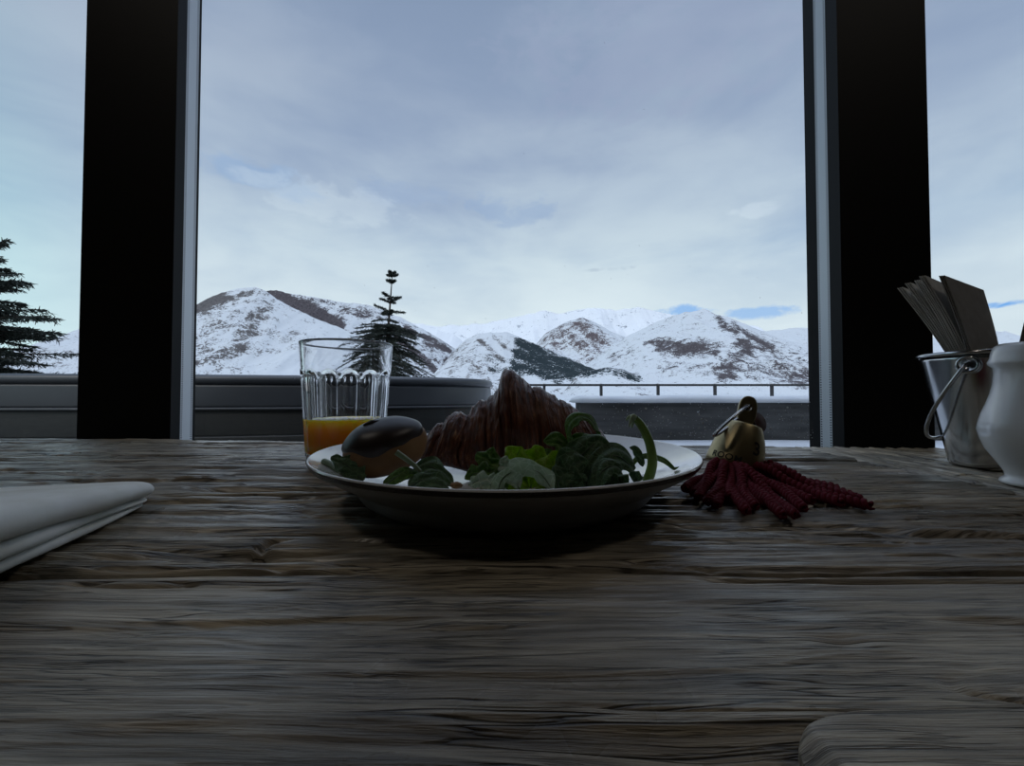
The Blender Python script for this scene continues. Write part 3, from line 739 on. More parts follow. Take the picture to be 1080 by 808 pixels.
# engraved writing, wrapped on the bell
def rbell(z): return float(np.interp(z, [p[1] for p in bp[4:11]], [p[0] for p in bp[4:11]]))
def engrave(txt, size, a0, z0, name):
    cu = bpy.data.curves.new(name, 'FONT'); cu.body = txt; cu.size = size; cu.space_character = 1.08; cu.resolution_u = 3; cu.offset = size*.018
    tmp_ = bpy.data.objects.new('tmp', cu); C.objects.link(tmp_); bpy.context.view_layer.update()
    me = bpy.data.meshes.new_from_object(tmp_.evaluated_get(bpy.context.evaluated_depsgraph_get()))
    bpy.data.objects.remove(tmp_)
    import bmesh
    bm = bmesh.new(); bm.from_mesh(me)
    bmesh.ops.subdivide_edges(bm, edges=[e_ for e_ in bm.edges if e_.calc_length() > size*.12], cuts=2)
    for vv in bm.verts:
        z = z0+vv.co.y; r = rbell(z)+.00018; a = a0+vv.co.x/.0205
        vv.co = KT @ Vector((r*math.cos(a), r*math.sin(a), z))
    bm.to_mesh(me); bm.free(); me.materials.clear(); me.materials.append(M_ink)
    o = bpy.data.objects.new(name, me); link(o, kr_); return o
engrave('ROOM', .0072, math.radians(190), .0030, 'engraved_word')
engrave('3', .0150, math.radians(270), .0130, 'engraved_number')
# tassel cords
ends = [(700,521),(716,524),(736,528),(745,533),(755,536),(770,528),(788,543),(797,538),(810,533),(826,547),(840,547),(848,540),(858,532),(876,527),(889,534),(905,528),(921,537),(912,531),(884,518),(858,514),(836,512)]
rs = np.random.RandomState(5)
mcount = 0
for i, (px, py) in enumerate(ends):
    E = onz(px, py-3, TZ+.0058)
    if i == 0: E = onz(722, 516, TZ+.006)
    if i == 1: E = onz(731, 521, TZ+.006)
    ang = i/(len(ends)-1)
    s0 = kb + (KT @ Vector((-.017+.034*ang, -.008+.004*math.sin(i*2.1), .001)))
    s0.z = max(TZ+.006+.004*(i % 3), min(s0.z, TZ+.018))
    m1 = s0.lerp(E, .30)+Vector((rs.uniform(-.002,.002), rs.uniform(-.003,.003), 0)); m1.z = TZ+.0075+.0045*((i*2) % 3)
    m2 = s0.lerp(E, .66)+Vector((rs.uniform(-.003,.003), rs.uniform(-.004,.004), 0)); m2.z = TZ+.0066+.0018*(i % 2)
    cp = catmull([s0, m1, m2, E], 70)
    Ltot = sum((cp[k+1]-cp[k]).length for k in range(69)); s = 0; mb = MB()
    for strand in range(2):
        q = []; s = 0
        for k, p in enumerate(cp):
            t = (cp[min(k+1,69)]-cp[max(k-1,0)]).normalized(); n_ = t.cross(Vector((0,0,1))).normalized(); b_ = t.cross(n_)
            a = s/.0085*2*PI+strand*PI
            q.append(p+(n_*math.cos(a)+b_*math.sin(a))*.0020-kb)
            if k < 69: s += (cp[k+1]-p).length
        mb.tube(q, [.0018]*66+[.0017,.0015,.0011,.0006], 7)
    mb.build('tassel_cord', M_cord, kr_)

# ------------------------------------------------------------------ steel bucket with paper napkins
BC = Vector((.480, .405, TZ+.0012)); BRr, BRb, BH = .0530, .0335, .1115
bk = empty('steel_bucket', BC); tag(bk, 'small polished steel bucket with wire handle, behind the white jug', 'bucket')
pr = [(.0001,.0006),(BRb-.004,.0006),(BRb-.001,0.0),(BRb+.0004,.003)]+[(BRb+(BRr-BRb)*t_, .003+(BH-.003)*t_) for t_ in np.linspace(.03, .985, 24)]
pr += [(BRr-.0012, BH-.003)]+[(BRb-.0012+(BRr-BRb)*t_, .003+(BH-.003)*t_) for t_ in np.linspace(.95, .02, 20)]+[(BRb-.003,.0022),(.0001,.0022)]
MB().lathe(pr, 96).build('pail_body', M_steel, bk)
mb = MB(); mb.tube([(( BRr+.0012)*math.cos(2*PI*k/96), (BRr+.0012)*math.sin(2*PI*k/96), BH) for k in range(97)], .0021, 10, caps=False); mb.build('rolled_rim', M_steel, bk)
tc = Vector((-BC.x, -BC.y, 0)).normalized(); A1 = Matrix.Rotation(math.radians(-18), 3, 'Z') @ tc
left = Vector((A1.y, -A1.x, 0))
if left.x > 0: left = -left
for sgn in (1, -1):
    d_ = A1*sgn; c_ = d_*(BRr-.0030)+Vector((0, 0, BH-.0115))
    zax = d_; xax = Vector((0,0,1)).cross(zax).normalized(); yax = zax.cross(xax)
    MM = Matrix((xax, yax, zax)).transposed().to_4x4(); MM.translation = c_
    mb = MB(); mb.lathe([(.0001,.0022),(.0050,.0028),(.0058,.0040),(.0074,.0044),(.0086,.0036),(.0090,.0012),(.0092,-.003)], 32, MM)
    mb.build('handle_boss', M_steel, bk)
hp = []
for k in range(61):
    t_ = PI*k/60; R_ = BRr+.0042
    hp.append(A1*math.cos(t_)*R_ + (left*.0460+Vector((0,0,-.0760)))*math.sin(t_)**.8 + Vector((0,0,BH-.0115)))
mb = MB(); mb.tube([hp[0]-A1*.004]+hp+[hp[-1]+A1*.004], .0017, 10); mb.build('wire_handle', M_steel2, bk)

def napkin(TL, TR, BL, BR, th, mat, label, bow=.004):
    TL, TR, BL, BR = map(Vector, (TL, TR, BL, BR)); n = (TR-TL).cross(BL-TL).normalized()
    if n.y > 0: n = -n
    nu, nv = 8, 16; mb = MB()
    layers = 3
    for L_ in range(layers):
        v = []
        for side in (0, 1):
            for j in range(nv+1):
                for i in range(nu+1):
                    u = i/nu; w = j/nv
                    p = BL.lerp(BR, u).lerp(TL.lerp(TR, u), w)
                    p = p + n*(bow*math.sin(PI*w)+(L_*th*.62)+side*th*.42) + (TR-TL).normalized()*(.0015*L_*w)
                    v.append(p)
        N = (nu+1)*(nv+1); f = []
        for j in range(nv):
            for i in range(nu):
                a = j*(nu+1)+i; f += [(a, a+1, a+nu+2, a+nu+1), (N+a, N+a+nu+1, N+a+nu+2, N+a+1)]
        bd = [i for i in range(nu)]+[j*(nu+1)+nu for j in range(nv)]+[nv*(nu+1)+nu-i for i in range(nu)]+[(nv-j)*(nu+1) for j in range(nv)]
        for k in range(len(bd)): a, b = bd[k], bd[(k+1) % len(bd)]; f.append((a, N+a, N+b, b))
        mb.add(v, f)
    o = mb.build('paper_napkin', mat, None, False); tag(o, label, 'paper napkin', 'paper napkins in the steel bucket')
zl = TZ+.118
def rp(px, Y, z): return Vector(((px-540)/F*Y, Y, z))
def nap(tl, bl, Yt, Yb, w=(.060, .030), **kw):
    T = at(tl[0], tl[1], Yt); Bm = at(bl[0], bl[1], Yb); d = (Bm-T); k = (TZ+.045-T.z)/d.z; B = T+d*k
    B = Vector((BC.x+(B.x-BC.x)*.55, BC.y+(B.y-BC.y)*.55, B.z))
    TR = T+Vector((w[0], w[1], -.004)); BR_ = B+Vector((w[0]*.45, w[1]*.45, 0))
    return dict(TL=T, TR=TR, BL=B, BR=BR_, **kw)
napkin(**nap((946,304),(985,371),.425,.425, th=.0022, mat=M_paper, label='light grey paper napkin leaning furthest left in the fan'))
napkin(**nap((954,299),(991,371),.416,.417, th=.0022, mat=M_paper, label='second paper napkin from the left in the fan'))
napkin(**nap((964,296),(996,371),.408,.410, th=.0020, mat=M_paper, label='middle paper napkin of the fan'))
napkin(**nap((969,291.5),(1002,370),.400,.403, th=.0022, mat=M_paper, label='paper napkin just behind the widest dark one'))
napkin(TL=at(990,291,.392), TR=at(1032,306.5,.432), BL=(.448,.388,TZ+.045), BR=(.497,.412,TZ+.045), th=.0018, mat=M_papershade, bow=.003, label='wide paper napkin coloured dark for its shaded face, towards the viewer')
napkin(TL=at(1086,316,.40), TR=at(1120,330,.43), BL=(.485,.40,TZ+.045), BR=(.508,.425,TZ+.045), th=.0018, mat=M_papershade, bow=-.002, label='dark paper napkin peeking up behind the jug')

# ------------------------------------------------------------------ white jug
JC = Vector((.4205, .320, TZ+.0012)); jg = empty('ceramic_jug', JC); tag(jg, 'white glazed bulbous ceramic jug at the right edge of the table', 'jug')
jp = [(.0001,.001),(.022,.001),(.0262,0),(.0275,.0012),(.0268,.003),(.0240,.0055),(.0245,.009),(.0290,.017),(.0345,.026),(.0375,.035),(.0388,.042),(.0382,.048),(.0362,.055),(.0335,.062),(.0312,.070),(.0296,.078),(.0288,.086),(.0292,.091),(.0318,.0935),(.0322,.0955),(.0310,.0985),(.0302,.103),(.0288,.1075),(.0262,.1098),(.0240,.1090),(.0238,.100),(.026,.08),(.0305,.06),(.034,.042),(.026,.018),(.012,.008),(.0001,.007)]
def jf(r, z, a, j):
    if 6 <= j <= 15: return r*(1+.018*math.cos(8*a+.6)*math.sin(PI*(j-6)/9)-.03*math.exp(-((z-.052)/.004)**2)*(.5+.5*math.cos(4*a+2)))
    return r
JS = 1.0
MB().lathe([(r*.96, z*1.03) for r, z in jp], 96, None, False, jf).build('jug_body', M_jug, jg)
mb = MB(); mb.tube(catmull([(.028,.004,.092),(.045,.008,.095),(.056,.01,.078),(.050,.009,.05),(.034,.006,.034)], 30), [.0045]*30, 12); mb.build('jug_handle', M_jug, jg)

# ------------------------------------------------------------------ folded cloth napkin at the left
tip = onz(166, 520, TZ+.006); near = onz(8, 603, TZ+.002)
nk_root = empty('cloth_napkin', tip); tag(nk_root, 'thick white cloth napkin folded in layers, at the left edge of the table', 'cloth napkin')
def fold(z0f, z1f, inset, bulge, ext, name):
    # z0f, z1f: lower and upper height as function of t (0 far tip, 1 near end)
    nt, nq = 60, 26; v = []
    d = (near-tip); d.z = 0; Lf = d.length; d.normalize(); nrm = Vector((d.y, -d.x, 0))
    if nrm.x < 0: nrm = -nrm
    lf = -nrm
    for i in range(nt+1):
        t_ = i/nt*1.35
        z0, z1 = z0f(t_), z1f(t_); rr = (z1-z0)/2; zc_ = (z1+z0)/2
        rc = .018*(1-min(1, t_/.22))**2                      # rounded corner at the tip
        o0 = tip + d*(t_*Lf) - nrm*(inset+rc) + Vector((0,0,0)); 
        wav = .0012*math.sin(t_*5+z0*700)
        for q in range(nq):
            if q < 7: off = -ext*(1-q/7.0); z = z0
            elif q > 18: off = -ext*((q-18)/7.0); z = z1 + .0012*math.sin((q-18)/7*PI)*(.5+t_)
            else:
                a = -PI/2+PI*(q-7)/11; off = bulge*math.cos(a); z = zc_+rr*math.sin(a)
            p = o0+nrm*(off+wav); v.append((p.x-tip.x, p.y-tip.y, z-tip.z))
    o = mk(name, v, [tuple(q) for q in grid_faces(nt+1, nq)], M_cloth, nk_root)
    so = o.modifiers.new('s', 'SOLIDIFY'); so.thickness = .0008; so.offset = -1
g = lambda a, b: (lambda t_: TZ+a+(b-a)*min(t_,1.4))
fold(g(.0022,.0025), g(.0036,.0075), .0000, .0022, .20, 'bottom_fold')
fold(g(.0040,.0080), g(.0056,.0150), .0012, .0040, .20, 'middle_fold')
fold(g(.0060,.0155), g(.0150,.0300), .0010, .0085, .20, 'top_fold')

# ------------------------------------------------------------------ terrace outside
FZ = CZ-(464-413.8)/F*3.0
o = MB().box(-9, 9, .80, 8.3, FZ-.5, FZ-.03).build('deck', M_deck, None, False); tag(o, 'dark wet terrace deck under the snow outside', kind='structure')
# snow on the terrace, lying to the right of the long cushion
nx, ny = 160, 90
X, Y = np.meshgrid(np.linspace(-.1, 8, nx), np.linspace(.85, 2.985, ny))
Z = FZ-.03 + (.03+.012*(fbm(X*2, Y*2, 4, 3)-.5))*sst(-.2, .15, X-(.0))*sst(.85, .95, Y)
tag(mk_grid('snow_cover', np.stack([X, Y, Z], -1), M_snow), 'thin white snow lying on the terrace floor before the low wall', 'snow', kind='stuff')
X, Y = np.meshgrid(np.linspace(-.1, 8, nx), np.linspace(3.26, 7.95, ny))
Z = FZ-.028 + .03+.03*(fbm(X*2, Y*2, 4, 13)-.4)
tag(mk_grid('snow_cover', np.stack([X, Y, Z], -1), M_snow), 'lumpy white snow on the terrace beyond the low wall', 'snow', kind='stuff')
# low wall with a snow cap
pw = at(612, 440, 3.0).x
lw = empty('parapet_wall', (pw, 3.0, FZ)); tag(lw, 'low dark terrace wall with a thick cap of snow', 'low wall', kind='structure')
o = MB().box(pw, 7, 3.0, 3.22, FZ-.03, at(0,421.5,3).z).build('wall_body', M_wall, None, False); attach(o, lw)
nx, nq = 300, 20; v = []; zt_ = at(0,417.5,3.1).z; zb_ = at(0,424,3).z
for i in range(nx):
    x = pw-.07+(7-pw)*i/(nx-1); e_ = min(1, i/4)**.5
    for q in range(nq):
        a = -PI*.12+PI*1.24*q/(nq-1)
        h = (zt_-zb_)*(1+.18*(float(vn(x*3, 0, 4))-.5)+.10*(float(vn(x*11, 0, 5))-.5))
        yy = 3.11-.145*e_*math.copysign(abs(math.cos(a))**.6, math.cos(a)); zz = zb_+max(-.006, h*e_*math.copysign(abs(math.sin(a))**.6, math.sin(a)))
        v.append((x, yy+.006*(float(vn(x*6, q*.3, 6))-.5), zz))
o = mk('snow_cap', v, [tuple(q) for q in grid_faces(nx, nq)], M_snow); attach(o, lw)
# railing beyond
YR = 8.0
rl = empty('terrace_railing', (at(560,406,YR).x, YR, FZ)); tag(rl, 'thin dark metal railing along the far end of the terrace', 'railing')
zr = at(0, 406, YR).z; dxp = 60.0/F*YR
o = MB().box(at(545,406,YR).x, at(1130,406,YR).x, YR-.02, YR+.03, zr-.024, zr+.018).build('top_rail', M_rail, None, False); attach(o, rl)
for k in range(-1, 9):
    xx = (634+60*k-540)/F*YR
    o = MB().box(xx-.026, xx+.026, YR-.02, YR+.02, FZ-.03, zr-.02).build('post', M_rail, None, False); attach(o, rl)
    sn = MB().lathe([(.001,.028),(.018,.024),(.026,.008),(.028,0),(.001,-.001)], 12, Matrix.Translation(Vector((xx, YR, zr+.018)))).build('snow_lump', M_snow); attach(sn, rl)
# long padded bench back
bpath = catmull([(-5.2,2.78,0),(-4.2,2.80,0),(-3.0,2.86,0),(-2.2,2.95,0),(-1.4,3.12,0),(-.75,3.38,0),(-.42,3.62,0),(-.26,3.90,0),(-.22,4.25,0)], 130)
bn_ = empty('padded_bench', (-3, 3.0, FZ-.03)); tag(bn_, 'long charcoal padded bench back with a rounded end, outside the window', 'bench')
ZT = CZ+19.5/F*2.95
def sweep(profile, name, mat, zs=lambda u: 0):
    v = []; n = len(profile)
    for i, p in enumerate(bpath):
        t = (bpath[min(i+1,129)]-bpath[max(i-1,0)]).normalized(); nn = Vector((t.y, -t.x, 0))     # towards the window
        if nn.y > 0: nn = -nn
        if i > 100: 
            pass
        for (o_, z) in profile: v.append(p+nn*o_+Vector((0,0,z+zs(i/129))))
    f = [tuple(q) for q in grid_faces(130, n)]
    f += [tuple(range(n-1,-1,-1)), tuple(range(129*n, 130*n))]
    o = mk(name, v, f, mat); attach(o, bn_); return o
def rr_prof(o0, o1, z0, z1, b, n=6):
    pts = []
    for cx, cz, a0 in ((o1-b, z0+b, -PI/2),(o1-b, z1-b, 0),(o0+b, z1-b, PI/2),(o0+b, z0+b, PI)):
        for k in range(n+1): a = a0+PI/2*k/n; pts.append((cx+b*math.cos(a), cz+b*math.sin(a)))
    return pts+[pts[0]]
sag = lambda u: -.012*u
sweep(rr_prof(-.32, .015, ZT-.075, ZT, .036), 'top_bolster', M_vinyl, sag)
sweep(rr_prof(-.28, .0, ZT-.245, ZT-.070, .022), 'upper_cushion', M_vinyl, sag)
sweep(rr_prof(-.30, .006, ZT-.262, ZT-.240, .009), 'piping', M_vinyl, sag)
sweep(rr_prof(-.26, -.02, FZ+.02, ZT-.255, .02), 'lower_panel', M_vinyl2, lambda u: 0)
sweep(rr_prof(-.24, .02, FZ-.03, FZ+.03, .01), 'foot_rail', M_vinyl2, lambda u: 0)

# ------------------------------------------------------------------ spruce trees
def spruce(name, label, base, H, crown, sparse_top, seed, lo=.12, whorls=20, nb=9, droop=.35, needle=.055, tw=9, bare=None):
    rs = random.Random(seed); root = empty(name, base); tag(root, label, 'tree', 'spruce trees beyond the terrace')
    MB().tube([(0,0,0),(.0,0,H*.5),(.02,0,H*.97)], [H*.018,H*.010,H*.002], 8).build('trunk', M_bark, root)
    V = []; Fc = []
    def quad(p, d, L_, w):
        s_ = d.cross(Vector((rs.uniform(-1,1), rs.uniform(-1,1), rs.uniform(-1,1)))).normalized()*w
        n = len(V); V.extend([tuple(p-s_), tuple(p+s_), tuple(p+d*L_+s_*.3), tuple(p+d*L_-s_*.3)]); Fc.append((n,n+1,n+2,n+3))
    def twig(p, d, L_, dens):
        n = max(4, int(L_/needle*dens))
        for k in range(n):
            u = k/n; q = p+d*L_*u
            for _ in range(3):
                dd = (d*.9+Vector((rs.uniform(-1,1), rs.uniform(-1,1), rs.uniform(-.8,.7)))*.8).normalized(); quad(q, dd, needle*rs.uniform(.7,1.2), needle*.13)
    mbB = MB()
    for w in range(whorls):
        u = w/(whorls-1); z = H*(lo+(.985-lo)*u)
        z += rs.uniform(-.3,.3)*H*.7/whorls
        Lb = crown*(1-u)**.85+.05*crown
        if bare and u > bare:
            if rs.random() < .28: continue
            Lb = crown*(.05+.62*(1-u))*rs.uniform(.5,1.7)
        k_ = nb if u < (bare or 9) else rs.choice((2,3,4))
        a0 = rs.uniform(0, 6.28)
        for b in range(k_):
            a = a0+2*PI*b/k_+rs.uniform(-.25,.25); L_ = Lb*rs.uniform(.6,1.15)
            hd = Vector((math.cos(a), math.sin(a), 0)); pts = []
            up = rs.uniform(.1,.5) if u > .6 else rs.uniform(-.05,.22)
            for q in range(7):
                s = q/6; pts.append(Vector((0,0,z+rs.uniform(-.01,.01)))+hd*L_*s+Vector((0,0, L_*(up*s-droop*s*s*(1.1-u)+.10*s**3))))
            mbB.tube(pts, [L_*.014*(1-.85*s/6)+.002 for s in range(7)], 4)
            for q in range(1, 7):
                d = (pts[q]-pts[q-1]).normalized(); twig(pts[q-1], d, (pts[q]-pts[q-1]).length, 1.0)
            for q in range(tw):
                s = (q+.6)/tw; i0 = min(5, int(s*6)); p = pts[i0].lerp(pts[i0+1], s*6-i0)
                for sg in (-1, 1):
                    sd = hd.cross(Vector((0,0,1)))*sg; d = (hd*.75+sd*.75+Vector((0,0,-.28+rs.uniform(-.15,.2)))).normalized()
                    twig(p, d, L_*.34*(1-s*.65)*rs.uniform(.6,1.1), .8)
    mbB.build('branches', M_bark, root)
    mk('needles', V, Fc, M_needle, root, False)
YT = 14.0
tp = at(414, 284, YT); bz = -1.5
spruce('spruce_tree', 'dark spruce with a thin bare top rising behind the tumbler', (at(401,300,YT).x, YT, bz), tp.z-bz, 1.95, .45, 4, lo=.36, whorls=26, nb=12, droop=.62, needle=.080, tw=10, bare=.60)
[o for o in C.objects if o.name == 'spruce_tree'][0].rotation_euler = (0, .062, 0)
YT2 = 11.0
tl_ = at(-58, 222, YT2)
spruce('spruce_tree', 'larger spruce with drooping layered branches at the left edge', (at(-62,300,YT2).x, YT2, bz), tl_.z-bz, 3.4, .8, 9, lo=.22, whorls=24, nb=12, droop=.26, needle=.13, tw=16)

# ------------------------------------------------------------------ mountains
def proj(X, Y, Z):
    ct, st_ = math.cos(TH), math.sin(TH); dz = Z-CZ; f_ = Y*ct+dz*st_; u_ = -Y*st_+dz*ct
    return 540+F*X/f_, 404-F*u_/f_
def stroke(px, py, pts, w, soft=.75):
    best = np.full(px.shape, 1e9)
    for (x0,y0),(x1,y1) in zip(pts[:-1], pts[1:]):
        dx, dy = x1-x0, y1-y0; L2 = dx*dx+dy*dy; t = np.clip(((px-x0)*dx+(py-y0)*dy)/L2, 0, 1)
        best = np.minimum(best, np.hypot(px-(x0+t*dx), py-(y0+t*dy)))
    return 1-sst(w*(1-soft), w*(1+soft), best)
def mountain(name, label, crest, D, foot_py, mat, depth=.35, amp=.22, seed=1, rocks=(), forests=(), base_rock=0.0, nx=420, ny=150, crag=.010, p=1.15, sc=1.0):
    cx = np.array([c[0] for c in crest], float); cy = np.array([c[1] for c in crest], float)
    px = np.linspace(cx[0], cx[-1], nx); py = np.interp(px, cx, cy)
    py = py + (fbm(px*.16, px*0+seed, 4, seed)-.5)*2.2*crag*100/1.0
    Xc = (px-540)/F*D
    tt = (404-py)/F; Zc = CZ + D*(math.sin(TH)+tt*math.cos(TH))/(math.cos(TH)-tt*math.sin(TH))
    zf = CZ - D*(foot_py-413.8)/F
    b = np.concatenate([np.linspace(0, 1, ny), np.linspace(1.02, 1.5, 14)])
    B, _ = np.meshgrid(b, Xc, indexing='ij')
    Dd = D*depth
    Yg = D - Dd*(1-B); Xg = np.tile(Xc, (len(b), 1)); 
    H = np.maximum(Zc-zf, 1.0)[None, :]
    g = np.where(B <= 1, np.power(np.clip(B, 0, 1), p), 1-(B-1)*1.4)
    S_ = D*.16*sc
    rn = ridged(Xg/S_+.6*fbm(Xg/S_, Yg/S_, 2, seed+9), Yg/S_*.45, 6, seed)-.62
    fn = fbm(Xg/S_*5, Yg/S_*3.0, 5, seed+5)-.5
    env = np.clip(4*B*(1.0-B), 0, 1)**.8
    Zg = zf + H*g + (rn*amp*1.3+fn*amp*.35)*env*np.minimum(H, D*.22)
    # never rise above the crest line as seen from the valley
    lim = CZ+(Zc-CZ)[None, :]*(Yg/D)
    Zg = np.where((B < 1) & (Zc[None, :] > CZ), np.minimum(Zg, lim-H*.004*(1-B)), Zg)
    PX, PY = proj(Xg, Yg, Zg)
    rk = np.full(PX.shape, float(base_rock))
    for r_ in rocks: rk = rk + r_[2]*stroke(PX, PY, r_[0], r_[1])
    fo = np.zeros(PX.shape)
    for r_ in forests: fo = np.maximum(fo, r_[2]*.80*stroke(PX, PY, r_[0], r_[1]*1.15))
    o = mk_grid(name, np.stack([Xg, Yg, Zg], -1), mat, None, {'rock': rk, 'forest': fo})
    tag(o, label, 'mountain', 'snowy mountains across the valley'); return o
MMa = mountain_mat('snowy_slope_near', lin((62,60,62)), lin((112,108,106)), scale=.030, bias=-.02)
MMb = mountain_mat('snowy_slope_brown', lin((56,52,55)), lin((94,88,90)), scale=.022, bias=-.02)
MMc = mountain_mat('snowy_slope_mid', lin((70,62,64)), lin((112,102,102)), scale=.014, bias=-.03)
MMf = mountain_mat('sun_whitened_snow', lin((120,128,140)), lin((165,172,180)), snow=(.72,.74,.76,1), scale=.006, bias=-.12)  # whiter snow: sunlight on the far range is put into the colour
mountain('snowy_mountain', 'big rounded snowy mountain filling the left of the window', [(-140,398),(-60,392),(0,386),(20,374),(50,360),(82,347),(140,334),(180,329),(205,322),(215,316),(222,313),(232,309),(250,304),(268,303),(279,307),(290,315),(301,321),(319,330),(340,339),(359,346),(380,356),(400,366),(430,384),(455,402),(475,416)],
   1200, 423, MMa, seed=2, amp=.16, depth=.4, rocks=[([(205,325),(232,313)],8,.9),([(210,322),(275,306)],3.5,.6),([(205,340),(250,352),(215,385)],34,.42),([(285,316),(262,350),(240,375)],9,.35),([(306,351),(322,351)],2.2,.8),([(308,362),(312,366)],4,.5),([(0,392),(80,370)],22,.30)], base_rock=-.14)
mountain('snowy_mountain', 'long snowy ridge with a dark bare band, descending to the right behind the biggest slope', [(255,315),(275,308),(290,306),(300,309),(320,312),(345,316),(365,320),(385,321),(400,326),(420,334),(440,344),(460,355),(480,368),(500,385),(520,404),(535,418)],
   1560, 421, MMb, seed=5, amp=.20, rocks=[([(285,307),(302,317),(325,326),(356,342)],6.5,1.5),([(330,316),(400,335)],8,.50),([(428,345),(452,358),(474,370)],2.4,.8),([(446,360),(468,370)],1.6,.6),([(420,358),(445,377),(467,398)],3.2,1.0),([(470,380),(490,400)],3,.8),([(455,370),(500,400)],24,.42)], base_rock=-.05)
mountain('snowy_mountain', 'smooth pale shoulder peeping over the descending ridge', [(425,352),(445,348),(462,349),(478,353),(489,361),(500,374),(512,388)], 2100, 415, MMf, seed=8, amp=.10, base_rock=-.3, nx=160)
mountain('snowy_mountain', 'small peak with a dark forest down its right flank', [(450,410),(462,392),(475,374),(485,363),(495,356),(505,352),(515,351),(535,350),(545,355),(560,361),(580,369),(600,377),(618,386),(636,392),(655,402),(670,414)],
   1300, 420, MMa, seed=11, amp=.16, depth=.35, rocks=[([(505,358),(530,380)],2.4,.7),([(521,355),(532,366)],2.0,.7),([(480,375),(515,395)],18,.42)], forests=[([(548,362),(590,381),(634,395)],6,1.0),([(548,373),(585,388),(618,397)],7,1.0),([(545,384),(590,397)],7,.9),([(524,386),(545,394)],8,.5),([(505,372),(530,390)],7,.3)], base_rock=-.02)
mountain('snowy_mountain', 'craggy middle peak right of the forested one', [(535,388),(555,372),(568,360),(575,352),(590,343),(605,337),(615,335),(625,338),(640,347),(655,354),(675,362),(695,375),(715,392),(730,405)],
   3300, 411, MMc, seed=14, amp=.26, rocks=[([(612,340),(625,352),(640,360)],6,.55),([(582,356),(605,352),(625,375)],16,.48)], base_rock=.02)
mountain('snowy_mountain', 'broad snowy mountain with brown cliffs in the right half of the window', [(585,402),(605,392),(625,380),(645,366),(665,353),(690,341),(710,333),(725,329),(735,328),(743,326),(755,331),(770,335),(785,341),(800,347),(820,356),(845,362),(870,372),(910,385),(950,397)],
   2500, 417, MMb, seed=17, amp=.20, depth=.42, rocks=[([(697,364),(715,368),(752,367)],8,1.1),([(758,336),(764,345),(775,350)],4.5,.85),([(772,340),(800,360),(815,366)],2.4,.7),([(783,362),(765,395)],10,.75),([(800,372),(855,395)],18,.6),([(645,378),(665,374)],5,.4),([(680,363),(687,361)],2.5,.9),([(700,385),(850,402)],8,.40)], base_rock=-.08, nx=560)
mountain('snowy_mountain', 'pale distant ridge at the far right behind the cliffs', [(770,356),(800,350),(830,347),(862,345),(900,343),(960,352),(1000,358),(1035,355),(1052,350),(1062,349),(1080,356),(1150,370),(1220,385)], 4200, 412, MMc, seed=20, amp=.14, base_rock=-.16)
mountain('snowy_mountain', 'rocky lower slope right of the cliffs above the railing', [(800,402),(825,388),(850,376),(870,368),(900,362),(940,368),(1000,380),(1060,392),(1120,402)], 1900, 419, MMb, seed=27, amp=.24, base_rock=.02, depth=.35)
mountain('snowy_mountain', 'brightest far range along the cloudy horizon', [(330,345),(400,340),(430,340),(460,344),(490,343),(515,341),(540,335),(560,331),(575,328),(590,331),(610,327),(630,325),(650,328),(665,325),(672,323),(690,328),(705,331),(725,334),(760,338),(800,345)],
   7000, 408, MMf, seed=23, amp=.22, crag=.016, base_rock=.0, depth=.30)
mountain('snowy_hill', 'low dark scrubby hill just above the railing', [(578,423),(596,412),(607,398),(620,391),(640,387),(655,388),(665,392),(672,391),(677,398),(690,412),(700,423)], 900, 424, MMb, seed=31, amp=.15, base_rock=.02, nx=160, forests=[([(612,394),(640,392),(672,398)],4.5,.75)])
# valley floor
ys = np.concatenate([[8.3, 8.6, 9.5, 12, 20], np.geomspace(30, 9000, 150)]); us = np.linspace(-2.4, 2.4, 420)
Yv, Uv = np.meshgrid(ys, us, indexing='ij'); Xv = Uv*np.maximum(Yv, 8)
Zv = np.interp(Yv, [8.3,9.5,12,30,150,400,900,1500,9000], [FZ-.05,-.6,-1.5,-2.5,-3.5,-5.2,-6,-8,-40]) + np.where(Yv > 25, (fbm(Xv/Yv*22, np.log(Yv)*7, 5, 44)-.5)*Yv*.010, 0)
MMv = mountain_mat('valley_snow', lin((60,58,58)), lin((110,106,104)), scale=.10, bias=.0)
tag(mk_grid('valley_ground', np.stack([Xv, Yv, Zv], -1), MMv, None, {'rock': np.full(Xv.shape, .02), 'forest': np.zeros(Xv.shape)}), 'snowy valley floor beyond the terrace', kind='structure')

# ------------------------------------------------------------------ sky
wd = bpy.data.worlds.new('World'); bpy.context.scene.world = wd; wd.use_nodes = True; t = wd.node_tree; t.nodes.clear()
N_ = t.nodes.new; Lk = t.links.new
tc_ = N_('ShaderNodeTexCoord'); out = N_('ShaderNodeOutputWorld'); bg = N_('ShaderNodeBackground'); Lk(bg.outputs[0], out.inputs[0])
sep = N_('ShaderNodeSeparateXYZ'); Lk(tc_.outputs['Generated'], sep.inputs[0])
def rmp(fac, stops, interp='EASE'):
    r = N_('ShaderNodeValToRGB'); r.color_ramp.interpolation = interp; el = r.color_ramp.elements
    while len(el) < len(stops): el.new(.5)
    for e_, (p, c) in zip(el, stops): e_.position = p; e_.color = tuple(c)+(1,) if len(c) == 3 else c
    Lk(fac, r.inputs[0]); return r.outputs[0]
def mth(op, a, b=None, cl=False):
    nd = N_('ShaderNodeMath'); nd.operation = op; nd.use_clamp = cl
    for i, x in enumerate((a, b)):
        if x is None: continue
        if isinstance(x, (int, float)): nd.inputs[i].default_value = x
        else: Lk(x, nd.inputs[i])
    return nd.outputs[0]
